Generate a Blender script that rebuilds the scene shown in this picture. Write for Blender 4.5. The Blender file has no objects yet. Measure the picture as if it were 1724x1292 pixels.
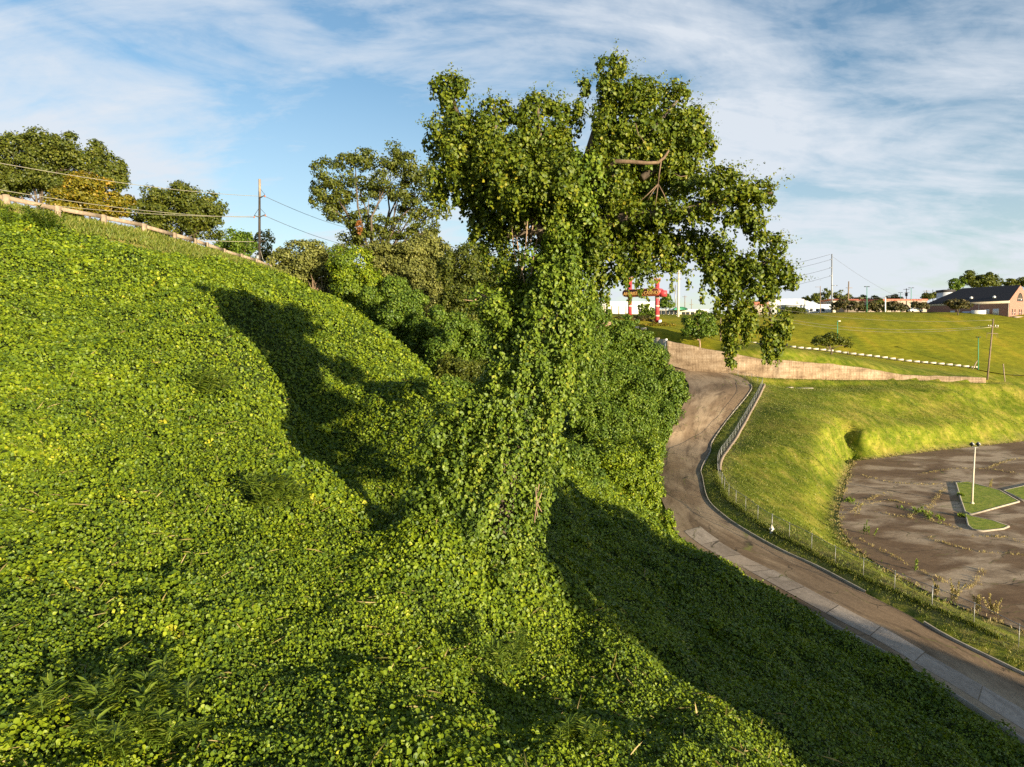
import bpy, math, numpy as np
from mathutils import Vector

rng = np.random.default_rng(7)
sc = bpy.context.scene
col = sc.collection

# ------------------------------------------------------------------ camera, sky, sun
F = 1149.3            # focal length in photograph pixels (24 mm on 36 mm)
PITCH = math.radians(3.78)
cam_d = bpy.data.cameras.new("camera")
cam = bpy.data.objects.new("camera", cam_d)
col.objects.link(cam)
cam_d.sensor_width = 36.0
cam_d.lens = 24.0
cam_d.clip_start = 0.1
cam_d.clip_end = 5000
cam.location = (0, 0, 0)
cam.rotation_euler = (math.radians(90) - PITCH, 0, 0)
sc.camera = cam

SUN_EL = math.radians(7.6)
SUN_H = np.array([0.602, -0.799]); SUN_H = SUN_H / np.linalg.norm(SUN_H)   # towards the sun, on the ground
SUN_AZ = math.atan2(SUN_H[0], SUN_H[1])
SUN_DIR = np.array([SUN_H[0] * math.cos(SUN_EL), SUN_H[1] * math.cos(SUN_EL), math.sin(SUN_EL)])
sun_d = bpy.data.lights.new("sun", 'SUN')
sun_d.energy = 5.0
sun_d.angle = math.radians(0.5)
sun_d.color = (1.0, 0.86, 0.60)
sun = bpy.data.objects.new("sun", sun_d)
col.objects.link(sun)
sun.rotation_euler = Vector(SUN_DIR).to_track_quat('Z', 'Y').to_euler()
sun.location = (60, -90, 60)

def build_world():
    w = bpy.data.worlds.new("World")
    sc.world = w
    w.use_nodes = True
    nt = w.node_tree
    nt.nodes.clear()
    N = nt.nodes.new
    L = nt.links.new
    out = N('ShaderNodeOutputWorld')
    sky = N('ShaderNodeTexSky')
    sky.sky_type = 'NISHITA'
    sky.sun_disc = False
    sky.sun_elevation = SUN_EL
    sky.sun_rotation = SUN_AZ
    sky.air_density = 1.0
    sky.dust_density = 0.3
    sky.ozone_density = 2.0
    hs = N('ShaderNodeHueSaturation')
    hs.inputs['Saturation'].default_value = 1.05
    L(sky.outputs[0], hs.inputs['Color'])
    b1 = N('ShaderNodeBackground'); b1.inputs[1].default_value = 0.092
    L(hs.outputs[0], b1.inputs[0])
    b2 = N('ShaderNodeBackground'); b2.inputs[0].default_value = (0.86, 0.92, 1.0, 1); b2.inputs[1].default_value = 0.37
    mix = N('ShaderNodeMixShader')
    L(b1.outputs[0], mix.inputs[1]); L(b2.outputs[0], mix.inputs[2]); L(mix.outputs[0], out.inputs[0])
    tc = N('ShaderNodeTexCoord')
    sep = N('ShaderNodeSeparateXYZ'); L(tc.outputs['Generated'], sep.inputs[0])
    def math_(op, a, b=None, c=None):
        m = N('ShaderNodeMath'); m.operation = op
        for i, x in enumerate((a, b, c)):
            if x is None: continue
            if isinstance(x, (int, float)): m.inputs[i].default_value = x
            else: L(x, m.inputs[i])
        return m.outputs[0]
    zc = math_('ADD', math_('MAXIMUM', sep.outputs[2], 0.0), 0.26)
    px = math_('DIVIDE', sep.outputs[0], zc)
    py = math_('DIVIDE', sep.outputs[1], zc)
    comb = N('ShaderNodeCombineXYZ'); L(px, comb.inputs[0]); L(py, comb.inputs[1])
    def noise(scale, sx, sy, rot, detail, rough, dist, off):
        mp = N('ShaderNodeMapping'); L(comb.outputs[0], mp.inputs[0])
        mp.inputs['Rotation'].default_value = (0, 0, rot)
        mp.inputs['Scale'].default_value = (sx, sy, 1)
        mp.inputs['Location'].default_value = off
        n = N('ShaderNodeTexNoise'); L(mp.outputs[0], n.inputs['Vector'])
        n.inputs['Scale'].default_value = scale; n.inputs['Detail'].default_value = detail
        n.inputs['Roughness'].default_value = rough; n.inputs['Distortion'].default_value = dist
        return n.outputs['Fac']
    n1 = noise(1.25, 1.0, 0.8, 0.5, 6, 0.55, 0.6, (3.1, 1.7, 0))     # broad veils
    n2 = noise(2.6, 0.6, 1.5, -1.05, 9, 0.62, 0.7, (0.4, 5.2, 0))     # wisps drawn out by the wind
    n3 = noise(6.0, 0.7, 1.5, -0.9, 9, 0.65, 0.8, (8.0, 2.0, 0))
    s = math_('ADD', math_('MULTIPLY', n1, 0.50), math_('ADD', math_('MULTIPLY', n2, 0.40), math_('MULTIPLY', n3, 0.16)))
    ramp = N('ShaderNodeValToRGB'); L(s, ramp.inputs[0])
    ramp.color_ramp.elements[0].position = 0.46; ramp.color_ramp.elements[0].color = (0, 0, 0, 1)
    ramp.color_ramp.elements[1].position = 0.62; ramp.color_ramp.elements[1].color = (1, 1, 1, 1)
    e = ramp.color_ramp.elements.new(0.53); e.color = (0.50, 0.50, 0.50, 1)
    # thin veil towards the horizon
    hz = N('ShaderNodeMapRange'); L(sep.outputs[2], hz.inputs[0])
    hz.inputs[1].default_value = 0.0; hz.inputs[2].default_value = 0.34
    hz.inputs[3].default_value = 0.50; hz.inputs[4].default_value = 0.0
    m = math_('MINIMUM', math_('ADD', math_('MULTIPLY', ramp.outputs[0], 0.92), hz.outputs[0]), 0.92)
    hi = N('ShaderNodeMapRange'); L(sep.outputs[2], hi.inputs[0]); hi.inputs[1].default_value = 0.50; hi.inputs[2].default_value = 0.72; hi.inputs[3].default_value = 1.0; hi.inputs[4].default_value = 0.12
    L(math_('MULTIPLY', m, hi.outputs[0]), mix.inputs[0])
build_world()

sc.view_settings.view_transform = 'Standard'
sc.view_settings.look = 'None'
sc.view_settings.exposure = 1.28
sc.view_settings.gamma = 1.0
sc.render.engine = 'CYCLES'
sc.cycles.max_bounces = 6
sc.cycles.diffuse_bounces = 3
sc.cycles.glossy_bounces = 2
sc.cycles.transmission_bounces = 3
sc.cycles.transparent_max_bounces = 12
sc.cycles.use_denoising = False

# ------------------------------------------------------------------ helpers
CP, SP = math.cos(PITCH), math.sin(PITCH)
def ray(u, v):
    x = (u - 862.0) / F; y = -(v - 646.0) / F
    return np.array([x, CP + y * SP, -SP + y * CP])
def at(u, v, Y):
    d = ray(u, v); return d * (Y / d[1])
def atz(u, v, z):
    d = ray(u, v); return d * (z / d[2])

def smooth(a, b, x):
    t = np.clip((x - a) / (b - a), 0, 1); return t * t * (3 - 2 * t)

def _hash(ix, iy, iz):
    h = (ix * 374761393 + iy * 668265263 + iz * 2147483647 + 1013904223) & 0xffffffff
    h = ((h ^ (h >> 13)) * 1274126177) & 0xffffffff
    h = ((h ^ (h >> 16)) * 2246822519) & 0xffffffff
    return ((h ^ (h >> 15)) & 0xffffff) / float(0xffffff)
def vnoise(p):
    p = np.asarray(p, float)
    if p.shape[1] == 2: p = np.c_[p, np.zeros(len(p))]
    i = np.floor(p).astype(np.int64); f = p - i
    f = f * f * (3 - 2 * f)
    r = 0
    for dx in (0, 1):
        for dy in (0, 1):
            for dz in (0, 1):
                w = (f[:, 0] if dx else 1 - f[:, 0]) * (f[:, 1] if dy else 1 - f[:, 1]) * (f[:, 2] if dz else 1 - f[:, 2])
                r = r + w * _hash(i[:, 0] + dx, i[:, 1] + dy, i[:, 2] + dz)
    return r * 2 - 1
def fbm(p, oct=3, gain=0.5):
    p = np.asarray(p, float); a = 1.0; s = 0
    for k in range(oct):
        s = s + a * vnoise(p * (2.03 ** k) + 17.3 * k); a *= gain
    return s

def tag(o, label=None, cat=None, group=None, kind=None):
    if label: o['label'] = label
    if cat: o['category'] = cat
    if group: o['group'] = group
    if kind: o['kind'] = kind
    return o
def empty(name, loc, label=None, cat=None, group=None, rz=0.0):
    o = bpy.data.objects.new(name, None); col.objects.link(o)
    o.location = tuple(loc); o.rotation_euler = (0, 0, rz)
    o.empty_display_size = 0.3
    return tag(o, label, cat, group)
def mesh_obj(name, V, faces, mat, parent=None, attr=None, uv=None, smooth_=False, world=False):
    """faces: list of (m,k) int arrays or python lists of faces"""
    V = np.asarray(V, float)
    if parent is not None and world:
        V = V - np.array(parent.location)
    me = bpy.data.meshes.new(name)
    if not isinstance(faces, (list, tuple)): faces = [faces]
    arrs = []
    for f in faces:
        f = np.asarray(f, np.int32)
        if f.ndim == 1: f = f[None, :]
        if len(f): arrs.append(f)
    me.vertices.add(len(V)); me.vertices.foreach_set('co', V.astype(np.float32).ravel())
    nl = sum(a.size for a in arrs); npoly = sum(len(a) for a in arrs)
    me.loops.add(nl); me.polygons.add(npoly)
    me.loops.foreach_set('vertex_index', np.concatenate([a.ravel() for a in arrs]))
    tot = np.concatenate([np.full(len(a), a.shape[1], np.int32) for a in arrs])
    st = np.concatenate([[0], np.cumsum(tot)[:-1]]).astype(np.int32)
    me.polygons.foreach_set('loop_start', st)
    if smooth_:
        me.polygons.foreach_set('use_smooth', np.ones(npoly, bool))
    me.update(calc_edges=True)
    if attr:
        for k, (dom, vals) in attr.items():
            a = me.attributes.new(k, 'FLOAT', dom); a.data.foreach_set('value', np.asarray(vals, np.float32))
    if uv is not None:
        l = me.uv_layers.new(name='UVMap')
        idx = np.concatenate([a.ravel() for a in arrs])
        l.data.foreach_set('uv', np.asarray(uv, np.float32)[idx].ravel())
    o = bpy.data.objects.new(name, me); col.objects.link(o)
    if mat is not None: me.materials.append(mat)
    if parent is not None: o.parent = parent
    return o

class MB:
    """collects shapes for one mesh (one part)"""
    def __init__(s): s.V = []; s.F = {}; s.n = 0
    def add(s, V, faces):
        V = np.asarray(V, float)
        for f in faces:
            s.F.setdefault(len(f), []).append([i + s.n for i in f])
        s.V.append(V); s.n += len(V); return s
    def box(s, c, size, rz=0.0, bevel=0.0):
        x, y, z = np.array(size) / 2.0
        P = np.array([[sx * x, sy * y, sz * z] for sz in (-1, 1) for sy in (-1, 1) for sx in (-1, 1)])
        ca, sa = math.cos(rz), math.sin(rz)
        P = np.c_[P[:, 0] * ca - P[:, 1] * sa, P[:, 0] * sa + P[:, 1] * ca, P[:, 2]] + np.array(c)
        return s.add(P, [(0, 2, 3, 1), (4, 5, 7, 6), (0, 1, 5, 4), (2, 6, 7, 3), (0, 4, 6, 2), (1, 3, 7, 5)])
    def tube(s, pts, rad, seg=8, cap=True):
        pts = np.asarray(pts, float); n = len(pts)
        rad = np.full(n, rad) if np.isscalar(rad) else np.asarray(rad, float)
        T = np.gradient(pts, axis=0); T /= np.linalg.norm(T, axis=1)[:, None] + 1e-9
        ref = np.array([0, 0, 1.0]) if abs(T[:, 2]).mean() < 0.85 else np.array([1.0, 0, 0])
        A = np.cross(T, ref); A /= np.linalg.norm(A, axis=1)[:, None] + 1e-9
        B = np.cross(T, A)
        th = np.linspace(0, 2 * math.pi, seg, endpoint=False)
        V = (pts[:, None, :] + rad[:, None, None] * (A[:, None, :] * np.cos(th)[None, :, None] + B[:, None, :] * np.sin(th)[None, :, None])).reshape(-1, 3)
        faces = []
        for i in range(n - 1):
            for j in range(seg):
                k = (j + 1) % seg
                faces.append((i * seg + j, i * seg + k, (i + 1) * seg + k, (i + 1) * seg + j))
        if cap:
            faces.append(tuple(range(seg))[::-1]); faces.append(tuple((n - 1) * seg + j for j in range(seg)))
        return s.add(V, faces)
    def prism(s, poly, z0, z1):
        """poly: list of (x,y) ccw; z0,z1 scalars"""
        n = len(poly); P = np.array(poly, float)
        V = np.r_[np.c_[P, np.full(n, z0)], np.c_[P, np.full(n, z1)]]
        f = [tuple(range(n))[::-1], tuple(range(n, 2 * n))]
        for i in range(n):
            j = (i + 1) % n; f.append((i, j, n + j, n + i))
        return s.add(V, f)
    def build(s, name, mat, parent=None, world=False, smooth_=False):
        return mesh_obj(name, np.concatenate(s.V), [np.array(v, np.int32) for v in s.F.values()], mat, parent, world=world, smooth_=smooth_)

# ------------------------------------------------------------------ materials
def new_mat(name):
    m = bpy.data.materials.new(name); m.use_nodes = True
    nt = m.node_tree; nt.nodes.clear()
    return m, nt, nt.nodes.new, nt.links.new
def ramp_node(nt, stops):
    r = nt.nodes.new('ShaderNodeValToRGB')
    els = r.color_ramp.elements
    while len(els) < len(stops): els.new(0.5)
    for e, (p, c) in zip(els, stops):
        e.position = p; e.color = (*c, 1)
    return r
def leaf_mat(name, stops, trans=0.25, rough=0.5, patch=0.35, patch_scale=0.35, spec=0.3, tcol=1.0):
    m, nt, N, L = new_mat(name)
    out = N('ShaderNodeOutputMaterial')
    at_ = N('ShaderNodeAttribute'); at_.attribute_name = 'rnd'
    geo = N('ShaderNodeNewGeometry')
    ns = N('ShaderNodeTexNoise'); L(geo.outputs['Position'], ns.inputs['Vector'])
    ns.inputs['Scale'].default_value = patch_scale; ns.inputs['Detail'].default_value = 3
    mx = N('ShaderNodeMath'); mx.operation = 'MULTIPLY_ADD'
    L(ns.outputs['Fac'], mx.inputs[0]); mx.inputs[1].default_value = patch * 2; mx.inputs[2].default_value = -patch
    ad = N('ShaderNodeMath'); ad.operation = 'ADD'; ad.use_clamp = True
    L(at_.outputs['Fac'], ad.inputs[0]); L(mx.outputs[0], ad.inputs[1])
    r = ramp_node(nt, stops); L(ad.outputs[0], r.inputs[0])
    p = N('ShaderNodeBsdfPrincipled'); L(r.outputs[0], p.inputs['Base Color'])
    p.inputs['Roughness'].default_value = rough
    p.inputs['Specular IOR Level'].default_value = spec
    t = N('ShaderNodeBsdfTranslucent')
    hm = N('ShaderNodeHueSaturation'); L(r.outputs[0], hm.inputs['Color'])
    hm.inputs['Hue'].default_value = 0.485; hm.inputs['Saturation'].default_value = 1.15; hm.inputs['Value'].default_value = 1.5 * tcol
    L(hm.outputs[0], t.inputs[0])
    mi = N('ShaderNodeMixShader'); mi.inputs[0].default_value = trans
    L(p.outputs[0], mi.inputs[1]); L(t.outputs[0], mi.inputs[2]); L(mi.outputs[0], out.inputs[0])
    return m
def noisy_mat(name, stops, scale=6.0, rough=0.85, detail=6, bump=0.3, metal=0.0, stretch=(1, 1, 1), coord='Object', spec=0.3, bdist=0.02):
    m, nt, N, L = new_mat(name)
    out = N('ShaderNodeOutputMaterial'); p = N('ShaderNodeBsdfPrincipled'); L(p.outputs[0], out.inputs[0])
    tc = N('ShaderNodeTexCoord'); mp = N('ShaderNodeMapping'); L(tc.outputs[coord], mp.inputs[0])
    mp.inputs['Scale'].default_value = stretch
    n = N('ShaderNodeTexNoise'); L(mp.outputs[0], n.inputs['Vector'])
    n.inputs['Scale'].default_value = scale; n.inputs['Detail'].default_value = detail; n.inputs['Roughness'].default_value = 0.6
    r = ramp_node(nt, stops); L(n.outputs['Fac'], r.inputs[0]); L(r.outputs[0], p.inputs['Base Color'])
    p.inputs['Roughness'].default_value = rough; p.inputs['Metallic'].default_value = metal
    p.inputs['Specular IOR Level'].default_value = spec
    if bump:
        b = N('ShaderNodeBump'); b.inputs['Strength'].default_value = bump; b.inputs['Distance'].default_value = bdist
        L(n.outputs['Fac'], b.inputs['Height']); L(b.outputs[0], p.inputs['Normal'])
    return m
def plain(name, c, rough=0.6, metal=0.0, var=0.12):
    c = np.array(c)
    return noisy_mat(name, [(0.3, tuple(c * (1 - var))), (0.7, tuple(np.minimum(c * (1 + var), 1)))], scale=3.0, rough=rough, metal=metal, bump=0.0)

M = {}
M['kudzu'] = leaf_mat('kudzu_leaf', [(0.0, (0.045, 0.085, 0.012)), (0.35, (0.112, 0.168, 0.009)), (0.7, (0.19, 0.245, 0.008)), (0.9, (0.26, 0.31, 0.014)), (1.0, (0.40, 0.38, 0.03))], trans=0.16, patch=0.28, patch_scale=0.45)
M['kudzu_tree'] = leaf_mat('kudzu_tree_leaf', [(0.0, (0.04, 0.075, 0.012)), (0.4, (0.10, 0.155, 0.012)), (0.8, (0.17, 0.225, 0.018)), (1.0, (0.27, 0.29, 0.03))], trans=0.16, patch=0.25, patch_scale=0.9)
M['crown'] = leaf_mat('tree_crown_leaf', [(0.0, (0.03, 0.055, 0.008)), (0.45, (0.10, 0.14, 0.009)), (0.85, (0.19, 0.21, 0.012)), (1.0, (0.29, 0.25, 0.02))], trans=0.22, patch=0.25, patch_scale=0.7)
M['olive'] = leaf_mat('olive_leaf', [(0.0, (0.04, 0.06, 0.012)), (0.5, (0.10, 0.12, 0.014)), (1.0, (0.18, 0.18, 0.025))], trans=0.25, patch=0.25, patch_scale=0.25)
M['golden'] = leaf_mat('golden_leaf', [(0.0, (0.08, 0.085, 0.010)), (0.5, (0.20, 0.17, 0.010)), (0.9, (0.34, 0.20, 0.02)), (1.0, (0.6, 0.55, 0.36))], trans=0.2, patch=0.2, patch_scale=0.25)
M['pale'] = leaf_mat('pale_leaf', [(0.0, (0.08, 0.09, 0.022)), (0.5, (0.165, 0.175, 0.038)), (1.0, (0.27, 0.26, 0.07))], trans=0.2, patch=0.2, patch_scale=0.3)
M['mound'] = leaf_mat('mound_leaf', [(0.0, (0.045, 0.09, 0.013)), (0.5, (0.10, 0.16, 0.014)), (1.0, (0.19, 0.24, 0.022))], trans=0.2, patch=0.25, patch_scale=0.3)
M['red_tree'] = leaf_mat('reddish_leaf', [(0.0, (0.05, 0.055, 0.02)), (0.5, (0.09, 0.085, 0.025)), (1.0, (0.16, 0.10, 0.035))], trans=0.2, patch=0.2, patch_scale=0.3)
M['dead'] = leaf_mat('dead_leaf', [(0.0, (0.16, 0.06, 0.015)), (1.0, (0.33, 0.13, 0.03))], trans=0.3, patch=0.1)
M['weed'] = leaf_mat('weed_leaf', [(0.0, (0.085, 0.14, 0.016)), (0.6, (0.15, 0.21, 0.02)), (1.0, (0.23, 0.27, 0.04))], trans=0.25, patch=0.1)
M['dry'] = leaf_mat('dry_grass_blade', [(0.0, (0.20, 0.19, 0.05)), (0.5, (0.34, 0.27, 0.10)), (1.0, (0.48, 0.37, 0.17))], trans=0.25, patch=0.2)
M['grassblade'] = leaf_mat('grass_blade', [(0.0, (0.08, 0.115, 0.015)), (0.6, (0.15, 0.18, 0.022)), (1.0, (0.28, 0.25, 0.07))], trans=0.25, patch=0.3, patch_scale=0.25)
M['bark'] = noisy_mat('bark', [(0.3, (0.05, 0.038, 0.028)), (0.6, (0.14, 0.105, 0.075)), (0.8, (0.24, 0.19, 0.14))], scale=5, stretch=(1, 1, 0.25), bump=0.8)
M['pale_bark'] = noisy_mat('pale_bark', [(0.3, (0.20, 0.13, 0.08)), (0.7, (0.42, 0.29, 0.19))], scale=8, stretch=(1, 1, 0.4), bump=0.6)
M['wood_pole'] = noisy_mat('pole_wood', [(0.3, (0.13, 0.09, 0.06)), (0.7, (0.30, 0.22, 0.15))], scale=4, stretch=(3, 3, 0.3), bump=0.4)
M['dark_pole'] = noisy_mat('creosoted_wood', [(0.3, (0.02, 0.017, 0.014)), (0.7, (0.07, 0.055, 0.04))], scale=4, stretch=(3, 3, 0.3), bump=0.4)
M['steel'] = plain('galvanised_steel', (0.30, 0.30, 0.30), 0.5, 0.5)
M['darkmetal'] = plain('dark_metal', (0.05, 0.05, 0.055), 0.5, 0.3)
M['greenpaint'] = plain('green_paint', (0.05, 0.24, 0.13), 0.5)
M['wire'] = plain('wire', (0.45, 0.40, 0.30), 0.45, 0.3)
M['wiredark'] = plain('dark_wire', (0.10, 0.10, 0.10), 0.6)
M['concrete'] = noisy_mat('concrete', [(0.25, (0.24, 0.20, 0.16)), (0.7, (0.42, 0.37, 0.31))], scale=2.5, bump=0.15)
M['postcon'] = noisy_mat('weathered_post', [(0.25, (0.20, 0.145, 0.10)), (0.7, (0.38, 0.29, 0.205))], scale=4, bump=0.2)
M['kerbcon'] = noisy_mat('kerb_concrete', [(0.3, (0.30, 0.25, 0.19)), (0.7, (0.45, 0.39, 0.31))], scale=1.6, bump=0.15)
M['redkerb'] = noisy_mat('red_kerb', [(0.3, (0.38, 0.10, 0.07)), (0.7, (0.52, 0.20, 0.14))], scale=1.2, bump=0.1)
M['white'] = plain('white_paint', (0.78, 0.75, 0.70), 0.6, var=0.05)
M['cream'] = plain('cream_fascia', (0.62, 0.54, 0.42), 0.6, var=0.06)
M['grey_shade'] = plain('grey_and_shaded_white', (0.55, 0.57, 0.62), 0.7, var=0.06)  # blue-grey; on pale walls it puts shade into the colour
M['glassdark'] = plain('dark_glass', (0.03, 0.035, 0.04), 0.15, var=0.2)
M['roof'] = noisy_mat('shingle_roof', [(0.3, (0.030, 0.028, 0.032)), (0.7, (0.065, 0.058, 0.058))], scale=3, stretch=(1, 1, 3), bump=0.2)
M['redsteel'] = noisy_mat('red_paint', [(0.3, (0.40, 0.035, 0.045)), (0.75, (0.58, 0.075, 0.08))], scale=1.2, rough=0.45, bump=0.0)
M['maroon'] = plain('maroon_panel', (0.10, 0.022, 0.02), 0.5)
M['gold'] = plain('gold_letter', (0.75, 0.42, 0.12), 0.4)
M['rust'] = plain('rusty_red', (0.45, 0.14, 0.06), 0.7)
def brick_mat(name, c1, c2, mortar, scale):
    m, nt, N, L = new_mat(name)
    out = N('ShaderNodeOutputMaterial'); p = N('ShaderNodeBsdfPrincipled'); L(p.outputs[0], out.inputs[0])
    uvn = N('ShaderNodeUVMap'); b = N('ShaderNodeTexBrick'); L(uvn.outputs[0], b.inputs['Vector'])
    b.inputs['Color1'].default_value = (*c1, 1); b.inputs['Color2'].default_value = (*c2, 1); b.inputs['Mortar'].default_value = (*mortar, 1)
    b.inputs['Scale'].default_value = scale; b.inputs['Mortar Size'].default_value = 0.02
    L(b.outputs[0], p.inputs['Base Color']); p.inputs['Roughness'].default_value = 0.85
    return m
M['brick'] = brick_mat('brick_wall', (0.24, 0.10, 0.07), (0.32, 0.14, 0.10), (0.36, 0.28, 0.22), 2.5)

# ------------------------------------------------------------------ terrain
Z_LOT = -21.2
# road edges: left pixel, right pixel, road level
R_PX = [(1900, 1225, -20.8), (1724, 1138, -20.5), (1648, 1101, -20.3), (1590, 1072, -20.1), (1527, 1034, -19.9), (1465, 1003, -19.7), (1374, 955, -19.5),
        (1319, 930, -19.3), (1264, 900, -19.1), (1220, 871, -18.9), (1191, 842, -18.7), (1182, 806, -18.4), (1180, 789, -18.3), (1195, 760, -17.9),
        (1199, 743, -17.3), (1226, 705, -15.2), (1260, 663, -12.0), (1264, 649, -10.7), (1249, 636, -9.5), (1205, 624, -8.2), (1164, 617, -7.3), (1120, 609, -6.6)]
L_PX = [(1900, 1365, -20.8), (1724, 1246, -20.5), (1611, 1171, -20.3), (1530, 1122, -20.1), (1465, 1083, -19.9), (1400, 1050, -19.7), (1250, 966, -19.5),
        (1205, 943, -19.3), (1169, 922, -19.1), (1136, 893, -18.9), (1120, 855, -18.7), (1106, 820, -18.4), (1104, 797, -18.3), (1108, 768, -17.9),
        (1114, 748, -17.3), (1134, 716, -15.2), (1156, 668, -12.0), (1160, 650, -10.9), (1152, 637, -9.8), (1128, 626, -8.6), (1100, 618, -7.6), (1070, 610, -6.8)]
RE = np.array([atz(u, v, z) for u, v, z in R_PX]); LE = np.array([atz(u, v, z) for u, v, z in L_PX])
# the near end runs on past the picture
RE = np.r_[[[31.5, 5, -21.2]], [[31.0, 22, -21.0]], RE]; LE = np.r_[[[25.5, 5, -21.2]], [[25.0, 22, -21.0]], LE]
def resample(P, n):
    P = np.asarray(P, float); d = np.r_[0, np.cumsum(np.linalg.norm(np.diff(P, axis=0), axis=1))]
    # catmull-rom through the points, then even steps
    Q = []
    for i in range(len(P) - 1):
        p0, p1, p2, p3 = P[max(i - 1, 0)], P[i], P[i + 1], P[min(i + 2, len(P) - 1)]
        for t in np.linspace(0, 1, 12, endpoint=False):
            Q.append(0.5 * (2 * p1 + (p2 - p0) * t + (2 * p0 - 5 * p1 + 4 * p2 - p3) * t * t + (3 * p1 - p0 - 3 * p2 + p3) * t ** 3))
    Q.append(P[-1]); Q = np.array(Q)
    d = np.r_[0, np.cumsum(np.linalg.norm(np.diff(Q, axis=0), axis=1))]
    s = np.linspace(0, d[-1], n)
    return np.c_[[np.interp(s, d, Q[:, k]) for k in range(Q.shape[1])]].T
NR = 160
PAR = resample(np.c_[LE, RE], NR)      # matched left / right edges
RL, RR = PAR[:, :3], PAR[:, 3:]
FENCE = np.array([atz(*p) for p in [(1800, 1127, -20.1), (1724, 1090, -19.9), (1654, 1056, -19.7), (1585, 1025, -19.5), (1523, 998, -19.3), (1465, 970, -19.1), (1413, 947, -19.0),
        (1370, 924, -18.8), (1320, 899, -18.6), (1284, 876, -18.4), (1253, 856, -18.3), (1230, 837, -18.2), (1218, 820, -18.1), (1208, 791, -18.0),
        (1214, 768, -17.6), (1239, 730, -16.2), (1260, 697, -14.5), (1281, 660, -11.8), (1283, 648, -10.6), (1265, 636, -9.3), (1235, 627, -8.4), (1205, 619, -7.5), (1182, 612, -6.6)]])
GUARD = np.array([at(u, v, Y) for u, v, Y in [(-260, 318, 49), (-90, 335, 51.5), (11, 348, 53.5), (98, 366, 56), (175, 380, 59.5), (243, 394, 63), (294, 408, 66.5), (329, 417, 70), (349, 423, 72.5),
        (378, 433, 76), (407, 441, 79), (432, 449, 82), (456, 459, 85)]])
WALL_TOP = np.array([at(u, v, Y) for u, v, Y in [(1121, 574, 180), (1217, 593, 172), (1299, 607, 168), (1320, 607, 167), (1397, 613, 166), (1470, 622, 165), (1522, 631, 164), (1660, 636, 160)]])
WALL_BOT = np.array([at(u, v, Y) for u, v, Y in [(1121, 607, 179.9), (1217, 631, 171.9), (1299, 637, 167.9), (1320, 638, 166.9), (1397, 640, 165.9), (1470, 640, 164.9), (1522, 640, 163.9), (1660, 645.5, 159.9)]])

ctrl = []
def C(u, v, Y): ctrl.append(at(u, v, Y))
def CZ(x, y, z): ctrl.append(np.array([x, y, z], float))
for a in [
    # foreground slope
    (0, 1292, 10), (400, 1292, 10.5), (800, 1292, 11.5), (1100, 1292, 13), (1330, 1292, 15), (1600, 1292, 24),
    (0, 1100, 12.5), (400, 1100, 13.5), (800, 1100, 16), (1000, 1100, 18.5), (1200, 1100, 26), (1400, 1100, 40),
    (0, 950, 15.5), (400, 950, 17.5), (640, 950, 19.5), (700, 960, 20), (900, 960, 22), (1000, 950, 28), (1200, 950, 46), (1050, 1000, 29), (1300, 1010, 46),
    (950, 870, 35), (1000, 860, 42), (1100, 900, 50),
    (0, 800, 19.5), (200, 800, 21.5), (400, 800, 24.5), (505, 775, 25.4), (560, 815, 24.2), (640, 885, 22.3),
    (0, 700, 23), (200, 700, 26.5), (400, 700, 29.5), (485, 685, 29.6),
    (0, 600, 28), (200, 600, 33), (400, 600, 35.0), (462, 600, 35.2), (442, 525, 42.5),
    (0, 500, 35), (200, 500, 42), (400, 500, 48),
    (0, 420, 42.5), (100, 420, 48), (200, 430, 51), (300, 445, 55),
    # the shaded hollow and the second spur behind
    (530, 790, 36), (610, 830, 31), (650, 780, 35), (700, 720, 37), (750, 655, 39.5), (600, 650, 43), (540, 640, 43.5), (520, 560, 50), (640, 565, 53), (450, 500, 55), (560, 505, 63), (400, 460, 62), (480, 465, 79),
    # lawn
    (1300, 750, 106), (1340, 690, 128), (1400, 720, 118), (1400, 660, 148), (1500, 658, 150), (1600, 655, 152), (1410, 800, 97), (1395, 830, 88), (1410, 870, 78.5), (1450, 925, 68),
    (1724, 650, 160),
    # bright bank beyond the car park
    (1457, 725, 125.5), (1500, 704, 135), (1560, 691, 143.5), (1640, 680, 152.5), (1724, 672, 162), (1900, 655, 178),
    (1500, 700, 141), (1570, 684, 149), (1640, 672, 156.5), (1468, 752, 120.5), (1560, 725, 131), (1640, 712, 140), (1724, 705, 150),
    # hill
    (1339, 588, 190), (1437, 599, 188), (1530, 611, 185), (1625, 620, 182), (1724, 630, 178), (1900, 645, 174),
    (1339, 537, 226), (1420, 531, 232), (1500, 528.5, 236), (1600, 527, 240), (1724, 526, 243), (1900, 524, 250), (1450, 560, 208), (1600, 560, 212), (1724, 570, 212),
    (1230, 540, 222), (1180, 578, 191), (1107, 545, 215), (1063, 532, 225), (1075, 552, 205), (1120, 560, 200), (1250, 575, 195)]:
    C(*a)
for p in [(-11.1, 34, -6.6), (-13.7, 39.5, -3.8), (-17.2, 47.5, -0.6), (-8.9, 29.5, -8.2), (-5.9, 26, -9.0)]: CZ(*p)
for g in GUARD: ctrl.append(g)
for g in WALL_TOP: ctrl.append(g + np.array([0, 1.6, 0.0]))
for g in WALL_BOT: ctrl.append(g + np.array([0, -1.6, 0.0]))
for i in range(0, NR, 8):
    ctrl.append(RL[i]); ctrl.append(RR[i] + np.array([0.4, 0, 0.1]))
for i in range(0, len(FENCE), 2): ctrl.append(FENCE[i])
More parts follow.
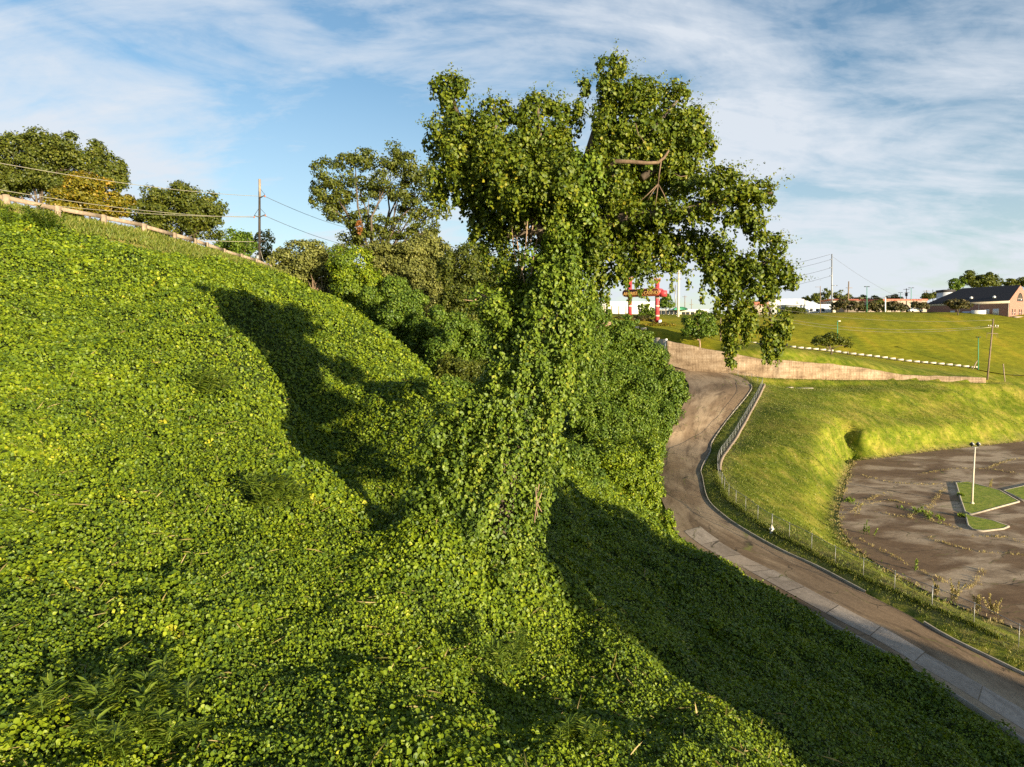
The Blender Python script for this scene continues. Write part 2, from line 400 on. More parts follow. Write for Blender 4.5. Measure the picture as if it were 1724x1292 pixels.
# ground the photograph does not show
for p in [(-45, 0, 8), (-47, 25, 9), (-60, -40, 8), (-22, 0, -2), (-8, 0, -7), (0, -10, -10), (10, 0, -13), (19, 0, -19), (19, 12, -17.5), (12, -40, -14), (-10, -40, -6), (28, -40, -20.5),
          (-60, 55, 11), (-52, 70, 10.5), (-70, 90, 11), (-42, 85, 9.8), (-34, 95, 9), (-90, 40, 11), (-100, 150, 10), (-40, 140, 9), (-60, 300, 10), (-150, 100, 11), (-150, 400, 10),
          (0, 50, -8.5), (-5, 60, -5.5), (5, 62, -10.5), (-15, 75, -1.5), (-25, 92, 5.5), (10, 75, -13.5), (20, 100, -17.2), (5, 100, -11), (-10, 100, -4), (-26, 108, 5),
          (24, 125, -14.5), (8, 130, -7), (-10, 130, 1), (30, 150, -10.5), (20, 170, -4), (0, 170, 4), (33, 180, -5), (36, 205, 4), (20, 230, 8), (0, 260, 9),
          (37, -40, Z_LOT), (60, -60, Z_LOT + 3), (90, -60, Z_LOT + 4), (110, 0, Z_LOT), (130, 60, Z_LOT), (140, 110, Z_LOT + 1), (55, 40, Z_LOT), (75, 70, Z_LOT), (60, 90, Z_LOT), (70, 110, Z_LOT), (110, 118, Z_LOT), (36, 42, -20.9), (45, 15, -21.2),
          (190, 170, -9), (260, 150, -10), (250, 60, -18), (250, 230, 7), (300, 320, 10), (60, 300, 9.2), (150, 320, 9.3), (60, 420, 9.5), (250, 450, 10), (0, 400, 9.5), (100, 260, 9.1), (170, 265, 9.2)]:
    CZ(*p)
ctrl = np.array(ctrl)
_cc = 3.0
_S = 20.0
_r = np.hypot(ctrl[:, None, 0] - ctrl[None, :, 0], ctrl[:, None, 1] - ctrl[None, :, 1])
_K = np.sqrt(_r ** 2 + _cc ** 2) / _S
_n = len(ctrl)
_A = np.zeros((_n + 3, _n + 3)); _A[:_n, :_n] = -_K + np.eye(_n) * 0.02
_A[:_n, _n] = 1; _A[:_n, _n + 1] = ctrl[:, 0] / 100; _A[:_n, _n + 2] = ctrl[:, 1] / 100
_A[_n:, :_n] = _A[:_n, _n:].T
_w = np.linalg.solve(_A, np.r_[ctrl[:, 2], 0, 0, 0])
def base_h(x, y):
    x = np.asarray(x, float).ravel(); y = np.asarray(y, float).ravel()
    out = np.empty(len(x))
    for s in range(0, len(x), 20000):
        e = s + 20000
        k = -np.sqrt((x[s:e, None] - ctrl[None, :, 0]) ** 2 + (y[s:e, None] - ctrl[None, :, 1]) ** 2 + _cc ** 2) / _S
        out[s:e] = k @ _w[:_n] + _w[_n] + _w[_n + 1] * x[s:e] / 100 + _w[_n + 2] * y[s:e] / 100
    return out

def seg_dist(x, y, P, closed=False):
    """distance to a polyline, index+t along it, signed side (left of direction +)"""
    P = np.asarray(P, float)[:, :2]
    if closed: P = np.r_[P, P[:1]]
    best = np.full(len(x), 1e9); bi = np.zeros(len(x)); side = np.zeros(len(x))
    for i in range(len(P) - 1):
        a, b = P[i], P[i + 1]; d = b - a; l2 = d @ d + 1e-12
        t = np.clip(((x - a[0]) * d[0] + (y - a[1]) * d[1]) / l2, 0, 1)
        qx = a[0] + t * d[0]; qy = a[1] + t * d[1]
        dd = np.hypot(x - qx, y - qy)
        m = dd < best
        best = np.where(m, dd, best); bi = np.where(m, i + t, bi)
        side = np.where(m, d[0] * (y - a[1]) - d[1] * (x - a[0]), side)
    return best, bi, np.sign(side)
def inside(x, y, poly):
    r = np.zeros(len(x), bool); n = len(poly)
    for i in range(n):
        x1, y1 = poly[i][:2]; x2, y2 = poly[(i + 1) % n][:2]
        c = ((y1 > y) != (y2 > y)) & (x < (x2 - x1) * (y - y1) / (y2 - y1 + 1e-12) + x1)
        r ^= c
    return r

LOT_PX = [(1436, 777), (1424, 815), (1415, 850), (1414, 880), (1425, 905), (1460, 938), (1510, 970), (1560, 995), (1610, 1020), (1660, 1040), (1724, 1064), (1850, 1105)]
LOT = [atz(u, v, Z_LOT)[:2] for u, v in LOT_PX] + [np.array([52, 20]), np.array([52, -25]), np.array([130, -25])] + [atz(u, v, Z_LOT)[:2] for u, v in [(2000, 715), (1850, 727), (1724, 743), (1640, 752), (1560, 761), (1480, 772)]]
DITCH = np.array([[58.6, 115.5], [59.6, 118.5], [61.0, 122.0], [62.3, 125.5], [63.6, 128.5]])
WLINE = (WALL_TOP + WALL_BOT) / 2
RC = (RL + RR) / 2
RHW = np.linalg.norm((RL - RR)[:, :2], axis=1) / 2

from mathutils import kdtree
_fr = np.linspace(0, 1, 9)
RIB = np.concatenate([RL * (1 - f) + RR * f for f in _fr])
_kd = kdtree.KDTree(len(RIB))
for _i, _p in enumerate(RIB): _kd.insert((_p[0], _p[1], 0), _i)
_kd.balance()
def ribbon_z(x, y):
    z = np.empty(len(x)); dd = np.empty(len(x))
    for i in range(len(x)):
        h = _kd.find_n((x[i], y[i], 0), 3); w = np.array([1 / (a[2] + .05) for a in h]); z[i] = (w * RIB[[a[1] for a in h], 2]).sum() / w.sum(); dd[i] = h[0][2]
    return z, dd
def ground_h(x, y, raw=False):
    x = np.asarray(x, float).ravel(); y = np.asarray(y, float).ravel()
    h = base_h(x, y)
    # car park plane
    m = (x > 25) & (y > -40) & (y < 150)
    if m.any():
        d, _, _ = seg_dist(x[m], y[m], LOT, True); ins = inside(x[m], y[m], LOT)
        w = np.where(ins, 1.0, 1 - smooth(0, 5.0, d))
        h[m] = h[m] * (1 - w) + (Z_LOT - 0.12) * w
    m = (x > 40) & (x < 75) & (y > 100) & (y < 140)
    if m.any():
        d, t, _ = seg_dist(x[m], y[m], DITCH)
        h[m] -= 3.4 * np.exp(-(d / 1.5) ** 2) * (0.5 + 0.5 * smooth(0, 1.4, t)) * smooth(4.02, 3.4, t * (d > -1))
    # retaining wall: a step between the two lines
    m = (x > 30) & (x < 135) & (y > 150) & (y < 192)
    if m.any():
        d, t, sd = seg_dist(x[m], y[m], WLINE)
        top = np.interp(t, np.arange(len(WALL_TOP)), WALL_TOP[:, 2]); bot = np.interp(t, np.arange(len(WALL_BOT)), WALL_BOT[:, 2])
        ends = (t > 0.01) & (t < len(WLINE) - 1.01)
        step = np.where(sd * d > 0.62, top - 0.1, bot)
        w = np.where(ends, 1 - smooth(1.1, 5.0, d), 0)
        h[m] = h[m] * (1 - w) + step * w
    # road bed
    m = (x > 5) & (x < 75) & (y > 0) & (y < 190)
    if m.any():
        d, t, sd = seg_dist(x[m], y[m], RC)
        hw = np.interp(t, np.arange(NR), RHW)
        c = d < hw + 4.0
        mi = np.flatnonzero(m)[c]
        zr, dd = ribbon_z(x[mi], y[mi])
        e = dd - 0.55
        w = 1 - smooth(0.15, 2.6, e)
        tgt = np.where(e < 0.22, zr - 0.25, zr + np.where(sd[c] < 0, 0.08, -0.02))
        h[mi] = h[mi] * (1 - w) + tgt * w
    return h

HUMPS = [(at(u, v, Y)[:2], a, r) for u, v, Y, a, r in [(385, 640, 34, .95, 2.6), (425, 525, 43, .8, 2.2), (250, 480, 47, .8, 3.6), (300, 770, 23.5, .5, 1.8), (545, 850, 23.6, .55, 1.1), (120, 560, 32, .7, 2.8), (470, 760, 26.5, .5, 1.3),
                                                         (770, 950, 20.2, .95, 1.7), (700, 960, 19.8, .5, 1.3), (860, 965, 20.4, .45, 1.2), (150, 850, 18.2, .35, 1.6), (620, 1060, 16.2, .3, 1.2)]]
def kudzu_bump(x, y):
    return _bump0(x, y) + sum(a * np.exp(-((x - c[0]) ** 2 + (y - c[1]) ** 2) / r ** 2) for c, a, r in HUMPS)
def _bump0(x, y):
    p = np.c_[x, y]
    q = np.c_[x * 0.8 + y * 0.25, y * 0.8 - x * 0.25]
    return 0.50 * fbm(q / 4.4 + 5.1, 1, 0.5) + 0.30 * fbm(p / 1.7 + 2.2, 2, 0.5) + 0.10 * fbm(p / 0.6 + 9.7, 1, 0.5) + smooth(13, 19, 0.848 * p[:, 0] + 0.529 * p[:, 1]) * smooth(60, 40, p[:, 1]) * 0.55 * fbm(p / 1.9 + 61.0, 2, 0.55)

def grass_mask(x, y):
    """1 on mown grass, 0 under the vines"""
    d, t, sd = seg_dist(x, y, RC)
    hw = np.interp(t, np.arange(NR), RHW)
    right = ((sd < 0) & (d > 0)) | (d < hw)
    g = right & (y > -60)
    g |= (y > 186)
    g |= (x > 44) & (y > 150)
    # bank under the guard rail
    dg, tg, sg = seg_dist(x, y, GUARD)
    wid = 3.6 + 1.7 * fbm(np.c_[tg * 0.9, tg * 0 + 3.0], 2) + np.interp(tg, [0, 2, 3, 4, 5, 7, 12], [-2.0, -1.0, 1.0, 2.2, 2.6, 1.6, 0.2])
    bank = (sg > 0) | (dg < wid)
    bank &= (x < -15)
    return g | bank

def graded(a, b, fine, lo, hi, grow=1.16, mx=60):
    xs = [a]
    while xs[-1] < b: xs.append(xs[-1] + fine)
    s = fine; l = [a]
    while l[-1] > lo: s = min(s * grow, mx); l.append(l[-1] - s)
    s = fine; r = [xs[-1]]
    while r[-1] < hi: s = min(s * grow, mx); r.append(r[-1] + s)
    return np.array(l[::-1][:-1] + xs + r[1:])
gx = graded(-48, 72, 0.75, -700, 900)
gy = graded(2, 190, 0.8, -260, 1500)
gy = np.unique(np.r_[gy[(gy < 156) | (gy > 184)], np.arange(156, 184, 0.36)])
GX, GY = np.meshgrid(gx, gy)
gxf, gyf = GX.ravel(), GY.ravel()
gz = ground_h(gxf, gyf)
far = smooth(330, 520, np.hypot(gxf, gyf)) ; gz = gz * (1 - far) + 9.3 * far
gm = grass_mask(gxf, gyf).astype(float)
near = (np.abs(gxf) < 80) & (gyf < 130)
kb = np.zeros(len(gxf)); kb[near] = kudzu_bump(gxf[near], gyf[near])
gz = gz + (1 - gm) * (kb - 0.16) + gm * 0.03 * fbm(np.c_[gxf, gyf] / 4.0, 2)
nx, ny = len(gx), len(gy)
ii = np.arange(nx * ny).reshape(ny, nx)
quads = np.stack([ii[:-1, :-1], ii[:-1, 1:], ii[1:, 1:], ii[1:, :-1]], -1).reshape(-1, 4)
dgd, _, sgd = seg_dist(gxf, gyf, GUARD)
dryv = np.clip(1 - smooth(4.0, 8.0, dgd), 0, 1) * (gxf < -15)
dfe, _, sfe = seg_dist(gxf, gyf, FENCE)
dryv = np.maximum(dryv, 0.75 * (1 - smooth(0.4, 2.6, dfe)))
dlo, _, _ = seg_dist(gxf, gyf, LOT, True)
dryv = np.maximum(dryv, 0.9 * (1 - smooth(0.3, 1.6, dlo)))
hillv = smooth(168, 190, gyf) * (gxf > 20)

def ground_mat():
    m, nt, N, L = new_mat('ground_cover')
    out = N('ShaderNodeOutputMaterial'); p = N('ShaderNodeBsdfPrincipled'); L(p.outputs[0], out.inputs[0])
    geo = N('ShaderNodeNewGeometry')
    def attr(n):
        a = N('ShaderNodeAttribute'); a.attribute_name = n; return a.outputs['Fac']
    def noise(scale, detail=4, rough=0.6, stretch=(1, 1, 1), rot=0.0, dist=0.0):
        mp = N('ShaderNodeMapping'); L(geo.outputs['Position'], mp.inputs[0])
        mp.inputs['Rotation'].default_value = (0, 0, rot); mp.inputs['Scale'].default_value = stretch
        n = N('ShaderNodeTexNoise'); L(mp.outputs[0], n.inputs['Vector'])
        n.inputs['Scale'].default_value = scale; n.inputs['Detail'].default_value = detail; n.inputs['Roughness'].default_value = rough; n.inputs['Distortion'].default_value = dist
        return n.outputs['Fac']
    def mixc(f, a, b, mode='MIX'):
        x = N('ShaderNodeMix'); x.data_type = 'RGBA'; x.blend_type = mode
        for k, val in ((0, f), (6, a), (7, b)):
            if isinstance(val, (int, float)): x.inputs[k].default_value = val
            elif isinstance(val, tuple): x.inputs[k].default_value = (*val, 1)
            else: L(val, x.inputs[k])
        return x.outputs[2]
    def rmp(f, stops):
        r = ramp_node(nt, stops); L(f, r.inputs[0]); return r.outputs[0]
    # lawn: clumps of green and yellowed grass, mower lines drawn along the slope
    g1 = rmp(noise(0.16, 5, 0.62), [(0.36, (0.10, 0.145, 0.009)), (0.5, (0.20, 0.23, 0.013)), (0.64, (0.34, 0.275, 0.045))])
    g2 = rmp(noise(1.0, 6, 0.72, (1, 0.10, 1), 0.30), [(0.38, (0.06, 0.095, 0.008)), (0.5, (0.16, 0.19, 0.013)), (0.64, (0.33, 0.26, 0.06))])
    lawn = mixc(0.55, g1, g2)
    mid = rmp(noise(0.42, 6, 0.72, (1, 0.35, 1), 0.35, 0.4), [(0.36, (0.62, 0.66, 0.6)), (0.64, (1.38, 1.3, 1.5))])
    lawn = mixc(0.9, lawn, mid, 'MULTIPLY')
    fine = rmp(noise(9.0, 5, 0.75), [(0.25, (0.45, 0.45, 0.45)), (0.75, (1.5, 1.5, 1.5))])
    lawn = mixc(0.8, lawn, fine, 'MULTIPLY')
    h1 = rmp(noise(0.10, 6, 0.68, (1, 0.5, 1), 0.4, 0.5), [(0.34, (0.14, 0.16, 0.009)), (0.52, (0.215, 0.21, 0.011)), (0.68, (0.30, 0.24, 0.018))])
    h2 = rmp(noise(0.9, 5, 0.7, (0.5, 1, 1), -0.3), [(0.3, (0.55, 0.55, 0.5)), (0.7, (1.3, 1.25, 1.2))])
    hill = mixc(0.9, h1, h2, 'MULTIPLY')
    grass = mixc(attr('hill'), lawn, hill)
    dryc = rmp(noise(2.2, 6, 0.7), [(0.3, (0.20, 0.17, 0.05)), (0.5, (0.34, 0.255, 0.10)), (0.72, (0.46, 0.33, 0.17))])
    dn = N('ShaderNodeMath'); dn.operation = 'MULTIPLY'; L(attr('dry'), dn.inputs[0])
    dr = N('ShaderNodeMapRange'); L(noise(0.8, 5, 0.65), dr.inputs[0]); dr.inputs[1].default_value = 0.33; dr.inputs[2].default_value = 0.6
    L(dr.outputs[0], dn.inputs[1])
    grass = mixc(dn.outputs[0], grass, dryc)
    soil = rmp(noise(3.0, 5, 0.6), [(0.3, (0.018, 0.030, 0.008)), (0.7, (0.055, 0.080, 0.016))])
    L(mixc(attr('grass'), soil, grass), p.inputs['Base Color'])
    p.inputs['Roughness'].default_value = 0.95; p.inputs['Specular IOR Level'].default_value = 0.1
    b = N('ShaderNodeBump'); b.inputs['Strength'].default_value = 0.55; b.inputs['Distance'].default_value = 0.12
    L(noise(6.0, 6, 0.75), b.inputs['Height']); L(b.outputs[0], p.inputs['Normal'])
    return m
ground = mesh_obj('ground', np.c_[gxf, gyf, gz], quads, ground_mat(), attr={'grass': ('POINT', gm), 'dry': ('POINT', dryv), 'hill': ('POINT', hillv)}, smooth_=True)
tag(ground, kind='structure')
def gh(x, y):
    return float(ground_h(np.array([x]), np.array([y]))[0])

# ------------------------------------------------------------------ road, kerbs, car park
def road_mat(name, base, patch, dark, streak=(0.12, 3.2), blotch=(0.45, 1), dst=(0.3, 1.2)):
    """worn paving: u runs along the road, v across it (metres)"""
    m, nt, N, L = new_mat(name)
    out = N('ShaderNodeOutputMaterial'); p = N('ShaderNodeBsdfPrincipled'); L(p.outputs[0], out.inputs[0])
    uvn = N('ShaderNodeUVMap')
    def noise(scale, detail=5, rough=0.6, stretch=(1, 1, 1), dist=0.0, off=0.0):
        mp = N('ShaderNodeMapping'); L(uvn.outputs[0], mp.inputs[0]); mp.inputs['Scale'].default_value = stretch; mp.inputs['Location'].default_value = (off, off, 0)
        n = N('ShaderNodeTexNoise'); L(mp.outputs[0], n.inputs['Vector']); n.inputs['Scale'].default_value = scale
        n.inputs['Detail'].default_value = detail; n.inputs['Roughness'].default_value = rough; n.inputs['Distortion'].default_value = dist
        return n.outputs['Fac']
    def mixc(f, a, b, mode='MIX'):
        x = N('ShaderNodeMix'); x.data_type = 'RGBA'; x.blend_type = mode
        for k, val in ((0, f), (6, a), (7, b)):
            if isinstance(val, (int, float)): x.inputs[k].default_value = val
            elif isinstance(val, tuple): x.inputs[k].default_value = (*val, 1)
            else: L(val, x.inputs[k])
        return x.outputs[2]
    def rmp(f, stops):
        r = ramp_node(nt, stops); L(f, r.inputs[0]); return r.outputs[0]
    c = mixc(rmp(noise(0.11, 5, 0.6, (*blotch, 1), 0.4), [(0.47, (0, 0, 0)), (0.56, (1, 1, 1))]), base, patch)
    c = mixc(rmp(noise(0.30, 5, 0.65, (*dst, 1), 0.6, 4.0), [(0.5, (0, 0, 0)), (0.66, (0.8, 0.8, 0.8))]), c, dark)
    c = mixc(0.85, c, rmp(noise(2.6, 8, 0.75), [(0.25, (0.62, 0.60, 0.58)), (0.75, (1.32, 1.32, 1.32))]), 'MULTIPLY')
    c = mixc(0.5, c, rmp(noise(0.5, 4, 0.6, (*streak, 1)), [(0.3, (0.7, 0.7, 0.7)), (0.7, (1.2, 1.2, 1.2))]), 'MULTIPLY')
    # cracks
    vo = N('ShaderNodeTexVoronoi'); vo.feature = 'DISTANCE_TO_EDGE'; mp = N('ShaderNodeMapping'); L(uvn.outputs[0], mp.inputs[0])
    mp.inputs['Scale'].default_value = (0.16, 0.30, 1)
    wn = N('ShaderNodeTexNoise'); L(uvn.outputs[0], wn.inputs['Vector']); wn.inputs['Scale'].default_value = 0.8; wn.inputs['Detail'].default_value = 5
    wa = N('ShaderNodeVectorMath'); wa.operation = 'MULTIPLY_ADD'; L(wn.outputs['Color'], wa.inputs[0]); wa.inputs[1].default_value = (0.35, 0.35, 0); L(mp.outputs[0], wa.inputs[2])
    L(wa.outputs[0], vo.inputs['Vector']); vo.inputs['Scale'].default_value = 1.0
    ck = rmp(vo.outputs['Distance'], [(0.004, (1, 1, 1)), (0.016, (0, 0, 0))])
    gap = rmp(noise(0.22, 3, 0.5, off=9.0), [(0.44, (0, 0, 0)), (0.54, (0.85, 0.85, 0.85))])
    mk = N('ShaderNodeMath'); mk.operation = 'MULTIPLY'; L(ck, mk.inputs[0]); L(gap, mk.inputs[1])
    c = mixc(mk.outputs[0], c, rmp(noise(0.5, 3), [(0.45, (0.035, 0.028, 0.02)), (0.6, (0.21, 0.20, 0.055))]))
    L(c, p.inputs['Base Color']); p.inputs['Roughness'].default_value = 0.92; p.inputs['Specular IOR Level'].default_value = 0.2
    b = N('ShaderNodeBump'); b.inputs['Strength'].default_value = 0.5; b.inputs['Distance'].default_value = 0.02
    L(noise(5.0, 8, 0.8), b.inputs['Height']); L(b.outputs[0], p.inputs['Normal'])
    return m
M['road'] = road_mat('road_surface', (0.25, 0.168, 0.10), (0.38, 0.275, 0.175), (0.12, 0.078, 0.046))
M['lot'] = road_mat('car_park_surface', (0.235, 0.145, 0.078), (0.50, 0.365, 0.235), (0.15, 0.086, 0.045), (0.5, 1.4), (0.75, 1.1), (0.5, 0.8))
M['gutter'] = road_mat('concrete_strip', (0.38, 0.30, 0.23), (0.46, 0.37, 0.29), (0.27, 0.21, 0.16))

SD = np.r_[0, np.cumsum(np.linalg.norm(np.diff(RC, axis=0), axis=1))]
def ribbon(name, fr0, fr1, dz, mat, i0=0, i1=NR, nc=9, crown=0.0):
    fr = np.linspace(0, 1, nc); idx = np.arange(i0, i1)
    f0 = np.full(len(idx), fr0) if np.isscalar(fr0) else fr0[i0:i1]
    f1 = np.full(len(idx), fr1) if np.isscalar(fr1) else fr1[i0:i1]
    V = []; UV = []
    for k in fr:
        f = f0 + (f1 - f0) * k
        P = RL[idx] * (1 - f[:, None]) + RR[idx] * f[:, None]
        P = P + np.array([0, 0, dz]) + np.c_[np.zeros((len(idx), 2)), crown * 4 * f * (1 - f)]
        V.append(P); UV.append(np.c_[SD[idx], f * 2 * RHW[idx]])
    V = np.stack(V, 1).reshape(-1, 3); UV = np.stack(UV, 1).reshape(-1, 2)
    q = np.arange(len(idx) * nc).reshape(len(idx), nc)
    Q = np.stack([q[:-1, :-1], q[1:, :-1], q[1:, 1:], q[:-1, 1:]], -1).reshape(-1, 4)[:, ::-1]
    o = mesh_obj(name, V, Q, mat, uv=UV, smooth_=True)
    return tag(o, kind='structure')
ribbon('road', 0.0, 1.0, 0.0, M['road'], crown=0.06)
# the pale concrete lane laid in slabs along the bluff side
i_g = int(np.argmin(np.abs(RC[:, 1] - 66)))
wob = 0.40 + 0.0 * SD
stp = 3.6; a = 0.0
slab_s = [SD[0]]
while slab_s[-1] < SD[i_g]: slab_s.append(slab_s[-1] + stp * (0.9 + 0.3 * rng.random()))
slab_v = MB()
def road_at(s, f, dz):
    P = np.array([np.interp(s, SD, RL[:, k]) * (1 - f) + np.interp(s, SD, RR[:, k]) * f for k in range(3)])
    P[2] += dz + 0.06 * 4 * f * (1 - f); return P
Vs, Fs, UVs = [], [], []
for k in range(len(slab_s) - 1):
    s0, s1 = slab_s[k] + 0.03, slab_s[k + 1] - 0.03
    f1 = 0.415 + 0.012 * rng.standard_normal()
    tz = 0.012 + 0.01 * rng.random()
    n = 4
    for j in range(n):
        for f in np.linspace(0.125, f1, 4):
            s = s0 + (s1 - s0) * j / (n - 1)
            Vs.append(road_at(s, f, tz)); UVs.append((s + k * 13.7, f * 6 + k * 3.1))
    b = k * n * 4
    for j in range(n - 1):
        for c_ in range(3):
            Fs.append((b + j * 4 + c_, b + j * 4 + c_ + 1, b + (j + 1) * 4 + c_ + 1, b + (j + 1) * 4 + c_))
tag(mesh_obj('pavement', Vs, np.array(Fs)[:, ::-1] * 1, M['gutter'], uv=np.array(UVs)), kind='structure')

def kerb(name, P, w, h, mat, out, base=-0.25):
    """P polyline on the road edge; out = unit outwards vectors"""
    P = np.asarray(P); n = len(P); prof = [(0.0, base), (0.015, h - 0.02), (0.04, h), (w, h), (w, base)]
    V = np.concatenate([P + out * a + np.array([0, 0, b]) for a, b in prof]).reshape(len(prof), n, 3)
    q = np.arange(len(prof) * n).reshape(len(prof), n)
    Q = np.stack([q[:-1, :-1], q[:-1, 1:], q[1:, 1:], q[1:, :-1]], -1).reshape(-1, 4)
    o = mesh_obj(name, V.reshape(-1, 3), Q, mat)
    return tag(o, kind='structure')
outw = RR - RL; outw[:, 2] = 0; outw /= np.linalg.norm(outw, axis=1)[:, None]
# kerb on the right, broken by the drain inlet bay near the bottom
gapc = np.argmin(np.linalg.norm(RR[:, :2] - atz(1505, 1022, -19.85)[:2], axis=1))
kerb('kerb', RR[:gapc - 1], 0.16, 0.17, M['kerbcon'], outw[:gapc - 1])
kerb('kerb', RR[gapc + 2:128], 0.16, 0.15, M['kerbcon'], outw[gapc + 2:128])
kerb('kerb', RL[:i_g], 0.15, 0.10, M['kerbcon'], -outw[:i_g])

def flat_poly(name, poly, z, mat, uvs=1.0, rot=0.0):
    import bmesh
    bm = bmesh.new()
    vs = [bm.verts.new((p[0], p[1], z)) for p in poly]
    f = bm.faces.new(vs)
    if f.normal.z < 0: f.normal_flip()
    bmesh.ops.triangulate(bm, faces=[f])
    me = bpy.data.meshes.new(name); bm.to_mesh(me); bm.free()
    l = me.uv_layers.new(name='UVMap')
    ca, sa = math.cos(rot), math.sin(rot)
    for lp in me.loops:
        c_ = me.vertices[lp.vertex_index].co
        l.data[lp.index].uv = ((c_.x * ca + c_.y * sa) * uvs, (-c_.x * sa + c_.y * ca) * uvs)
    o = bpy.data.objects.new(name, me); col.objects.link(o); me.materials.append(mat)
    return o
lot_poly = resample(np.r_[np.array(LOT), np.array(LOT)[:1]], 160)[:-1]
lot_poly = lot_poly + 0.25 * np.c_[fbm(lot_poly / 2.0, 2), fbm(lot_poly / 2.0 + 40, 2)]
tag(flat_poly('parking_lot', lot_poly, Z_LOT, M['lot'], 1.0, 0.25), kind='structure')

M['island_grass'] = noisy_mat('island_grass', [(0.3, (0.16, 0.22, 0.016)), (0.5, (0.26, 0.30, 0.02)), (0.75, (0.42, 0.36, 0.07))], scale=1.5, stretch=(1, 1, 1), bump=0.6, bdist=0.1)
def island(px, label, root=None):
    P = [atz(u, v, Z_LOT)[:2] for u, v in px]
    area = sum(P[i][0] * P[(i + 1) % len(P)][1] - P[(i + 1) % len(P)][0] * P[i][1] for i in range(len(P)))
    if area < 0: P = P[::-1]
    P = np.array(P); n = len(P)
    c = P.mean(0)
    # inset ring
    ins = []
    for i in range(n):
        a = P[i - 1]; b = P[i]; d = P[(i + 1) % n]
        e1 = (b - a) / np.linalg.norm(b - a); e2 = (d - b) / np.linalg.norm(d - b)
        n1 = np.array([-e1[1], e1[0]]); n2 = np.array([-e2[1], e2[0]])
        bis = n1 + n2; bis /= np.linalg.norm(bis); ins.append(b + bis * 0.18 / max(0.4, bis @ n1))
    ins = np.array(ins)
    if root is None: root = empty('traffic_island', (c[0], c[1], Z_LOT), label, 'traffic island')
    h = 0.16
    V = np.r_[np.c_[P, np.full(n, Z_LOT - 0.1)], np.c_[P, np.full(n, Z_LOT + h)], np.c_[ins, np.full(n, Z_LOT + h)], np.c_[ins, np.full(n, Z_LOT - 0.1)]]
    fs = []
    for r_ in range(3):
        for i in range(n):
            j = (i + 1) % n; fs.append((r_ * n + i, r_ * n + j, (r_ + 1) * n + j, (r_ + 1) * n + i))
    mesh_obj('island_kerb', V, np.array(fs), M['kerbcon'], root, world=True)
    g = flat_poly('island_lawn', ins - np.array(root.location)[:2], h - 0.015, M['island_grass']); g.parent = root
    return root, P
isl, ISL_A = island([(1608, 814), (1630, 812), (1650, 818), (1684, 827), (1717, 846), (1676, 857), (1636, 868), (1623, 863), (1616, 842)],
       'grass traffic island with pale concrete kerb holding the floodlight pole')
island([(1624, 866), (1638, 871), (1672, 878), (1700, 888), (1690, 892), (1656, 896), (1636, 893), (1628, 886)], None, isl)
isl2, ISL_B = island([(1688, 827), (1724, 819), (1790, 806), (1800, 828), (1724, 845)], 'smaller grass traffic island cut off by the edge beside the pole island')

# ------------------------------------------------------------------ leaves
# a leaf: two halves folded along the midrib
LEAF_A = np.array([[0, 0, 0], [-.30, .18, .10], [-.42, .52, .13], [0, 1.05, -.06], [.42, .52, .13], [.30, .18, .10]])     # broad
LEAF_B = np.array([[0, 0, 0], [-.20, .22, .06], [-.24, .60, .08], [0, 1.10, -.05], [.24, .60, .08], [.20, .22, .06]])     # narrower
LEAF_C = np.array([[0, 0, 0], [-.08, .2, .02], [-.07, .65, .03], [0, 1.2, -.10], [.07, .65, .03], [.08, .2, .02]])        # blade
def leaf_arrays(P, Nrm, size, shape=LEAF_A, droop=0.6, up=None):
    """P positions, Nrm facing, size; tips hang down the face by `droop`"""
    n = len(P)
    Nn = Nrm / (np.linalg.norm(Nrm, axis=1)[:, None] + 1e-9)
    g = np.array([0, 0, -1.0]) if up is None else up
    r = rng.standard_normal((n, 3))
    t = g * droop + r * (1.0 - droop * 0.6)
    t = t - (t * Nn).sum(1)[:, None] * Nn
    t /= np.linalg.norm(t, axis=1)[:, None] + 1e-9
    b = np.cross(t, Nn)
    s = np.asarray(size)[:, None, None]
    V = P[:, None, :] + s * (shape[None, :, 0, None] * b[:, None, :] + (shape[None, :, 1, None] - 0.45) * t[:, None, :] + shape[None, :, 2, None] * Nn[:, None, :])
    base = (np.arange(n) * 6)[:, None]
    Q = np.stack([base + np.array([0, 3, 2, 1]), base + np.array([0, 5, 4, 3])], 1).reshape(-1, 4)
    return V.reshape(-1, 3), Q
def leaf_obj(name, parts, mat, parent=None, world=True):
    """parts: list of (P, N, size, shape, droop, rnd)"""
    Vs, Qs, R = [], [], []; k = 0
    for P, Nn, s, sh, dr, rd in parts:
        if len(P) == 0: continue
        V, Q = leaf_arrays(P, Nn, s, sh, dr); Vs.append(V); Qs.append(Q + k); k += len(V); R.append(np.repeat(rd, 2))
    return mesh_obj(name, np.concatenate(Vs), np.concatenate(Qs), mat, parent, attr={'rnd': ('FACE', np.concatenate(R))}, world=world)
def unit(n):
    v = rng.standard_normal((n, 3)); return v / np.linalg.norm(v, axis=1)[:, None]

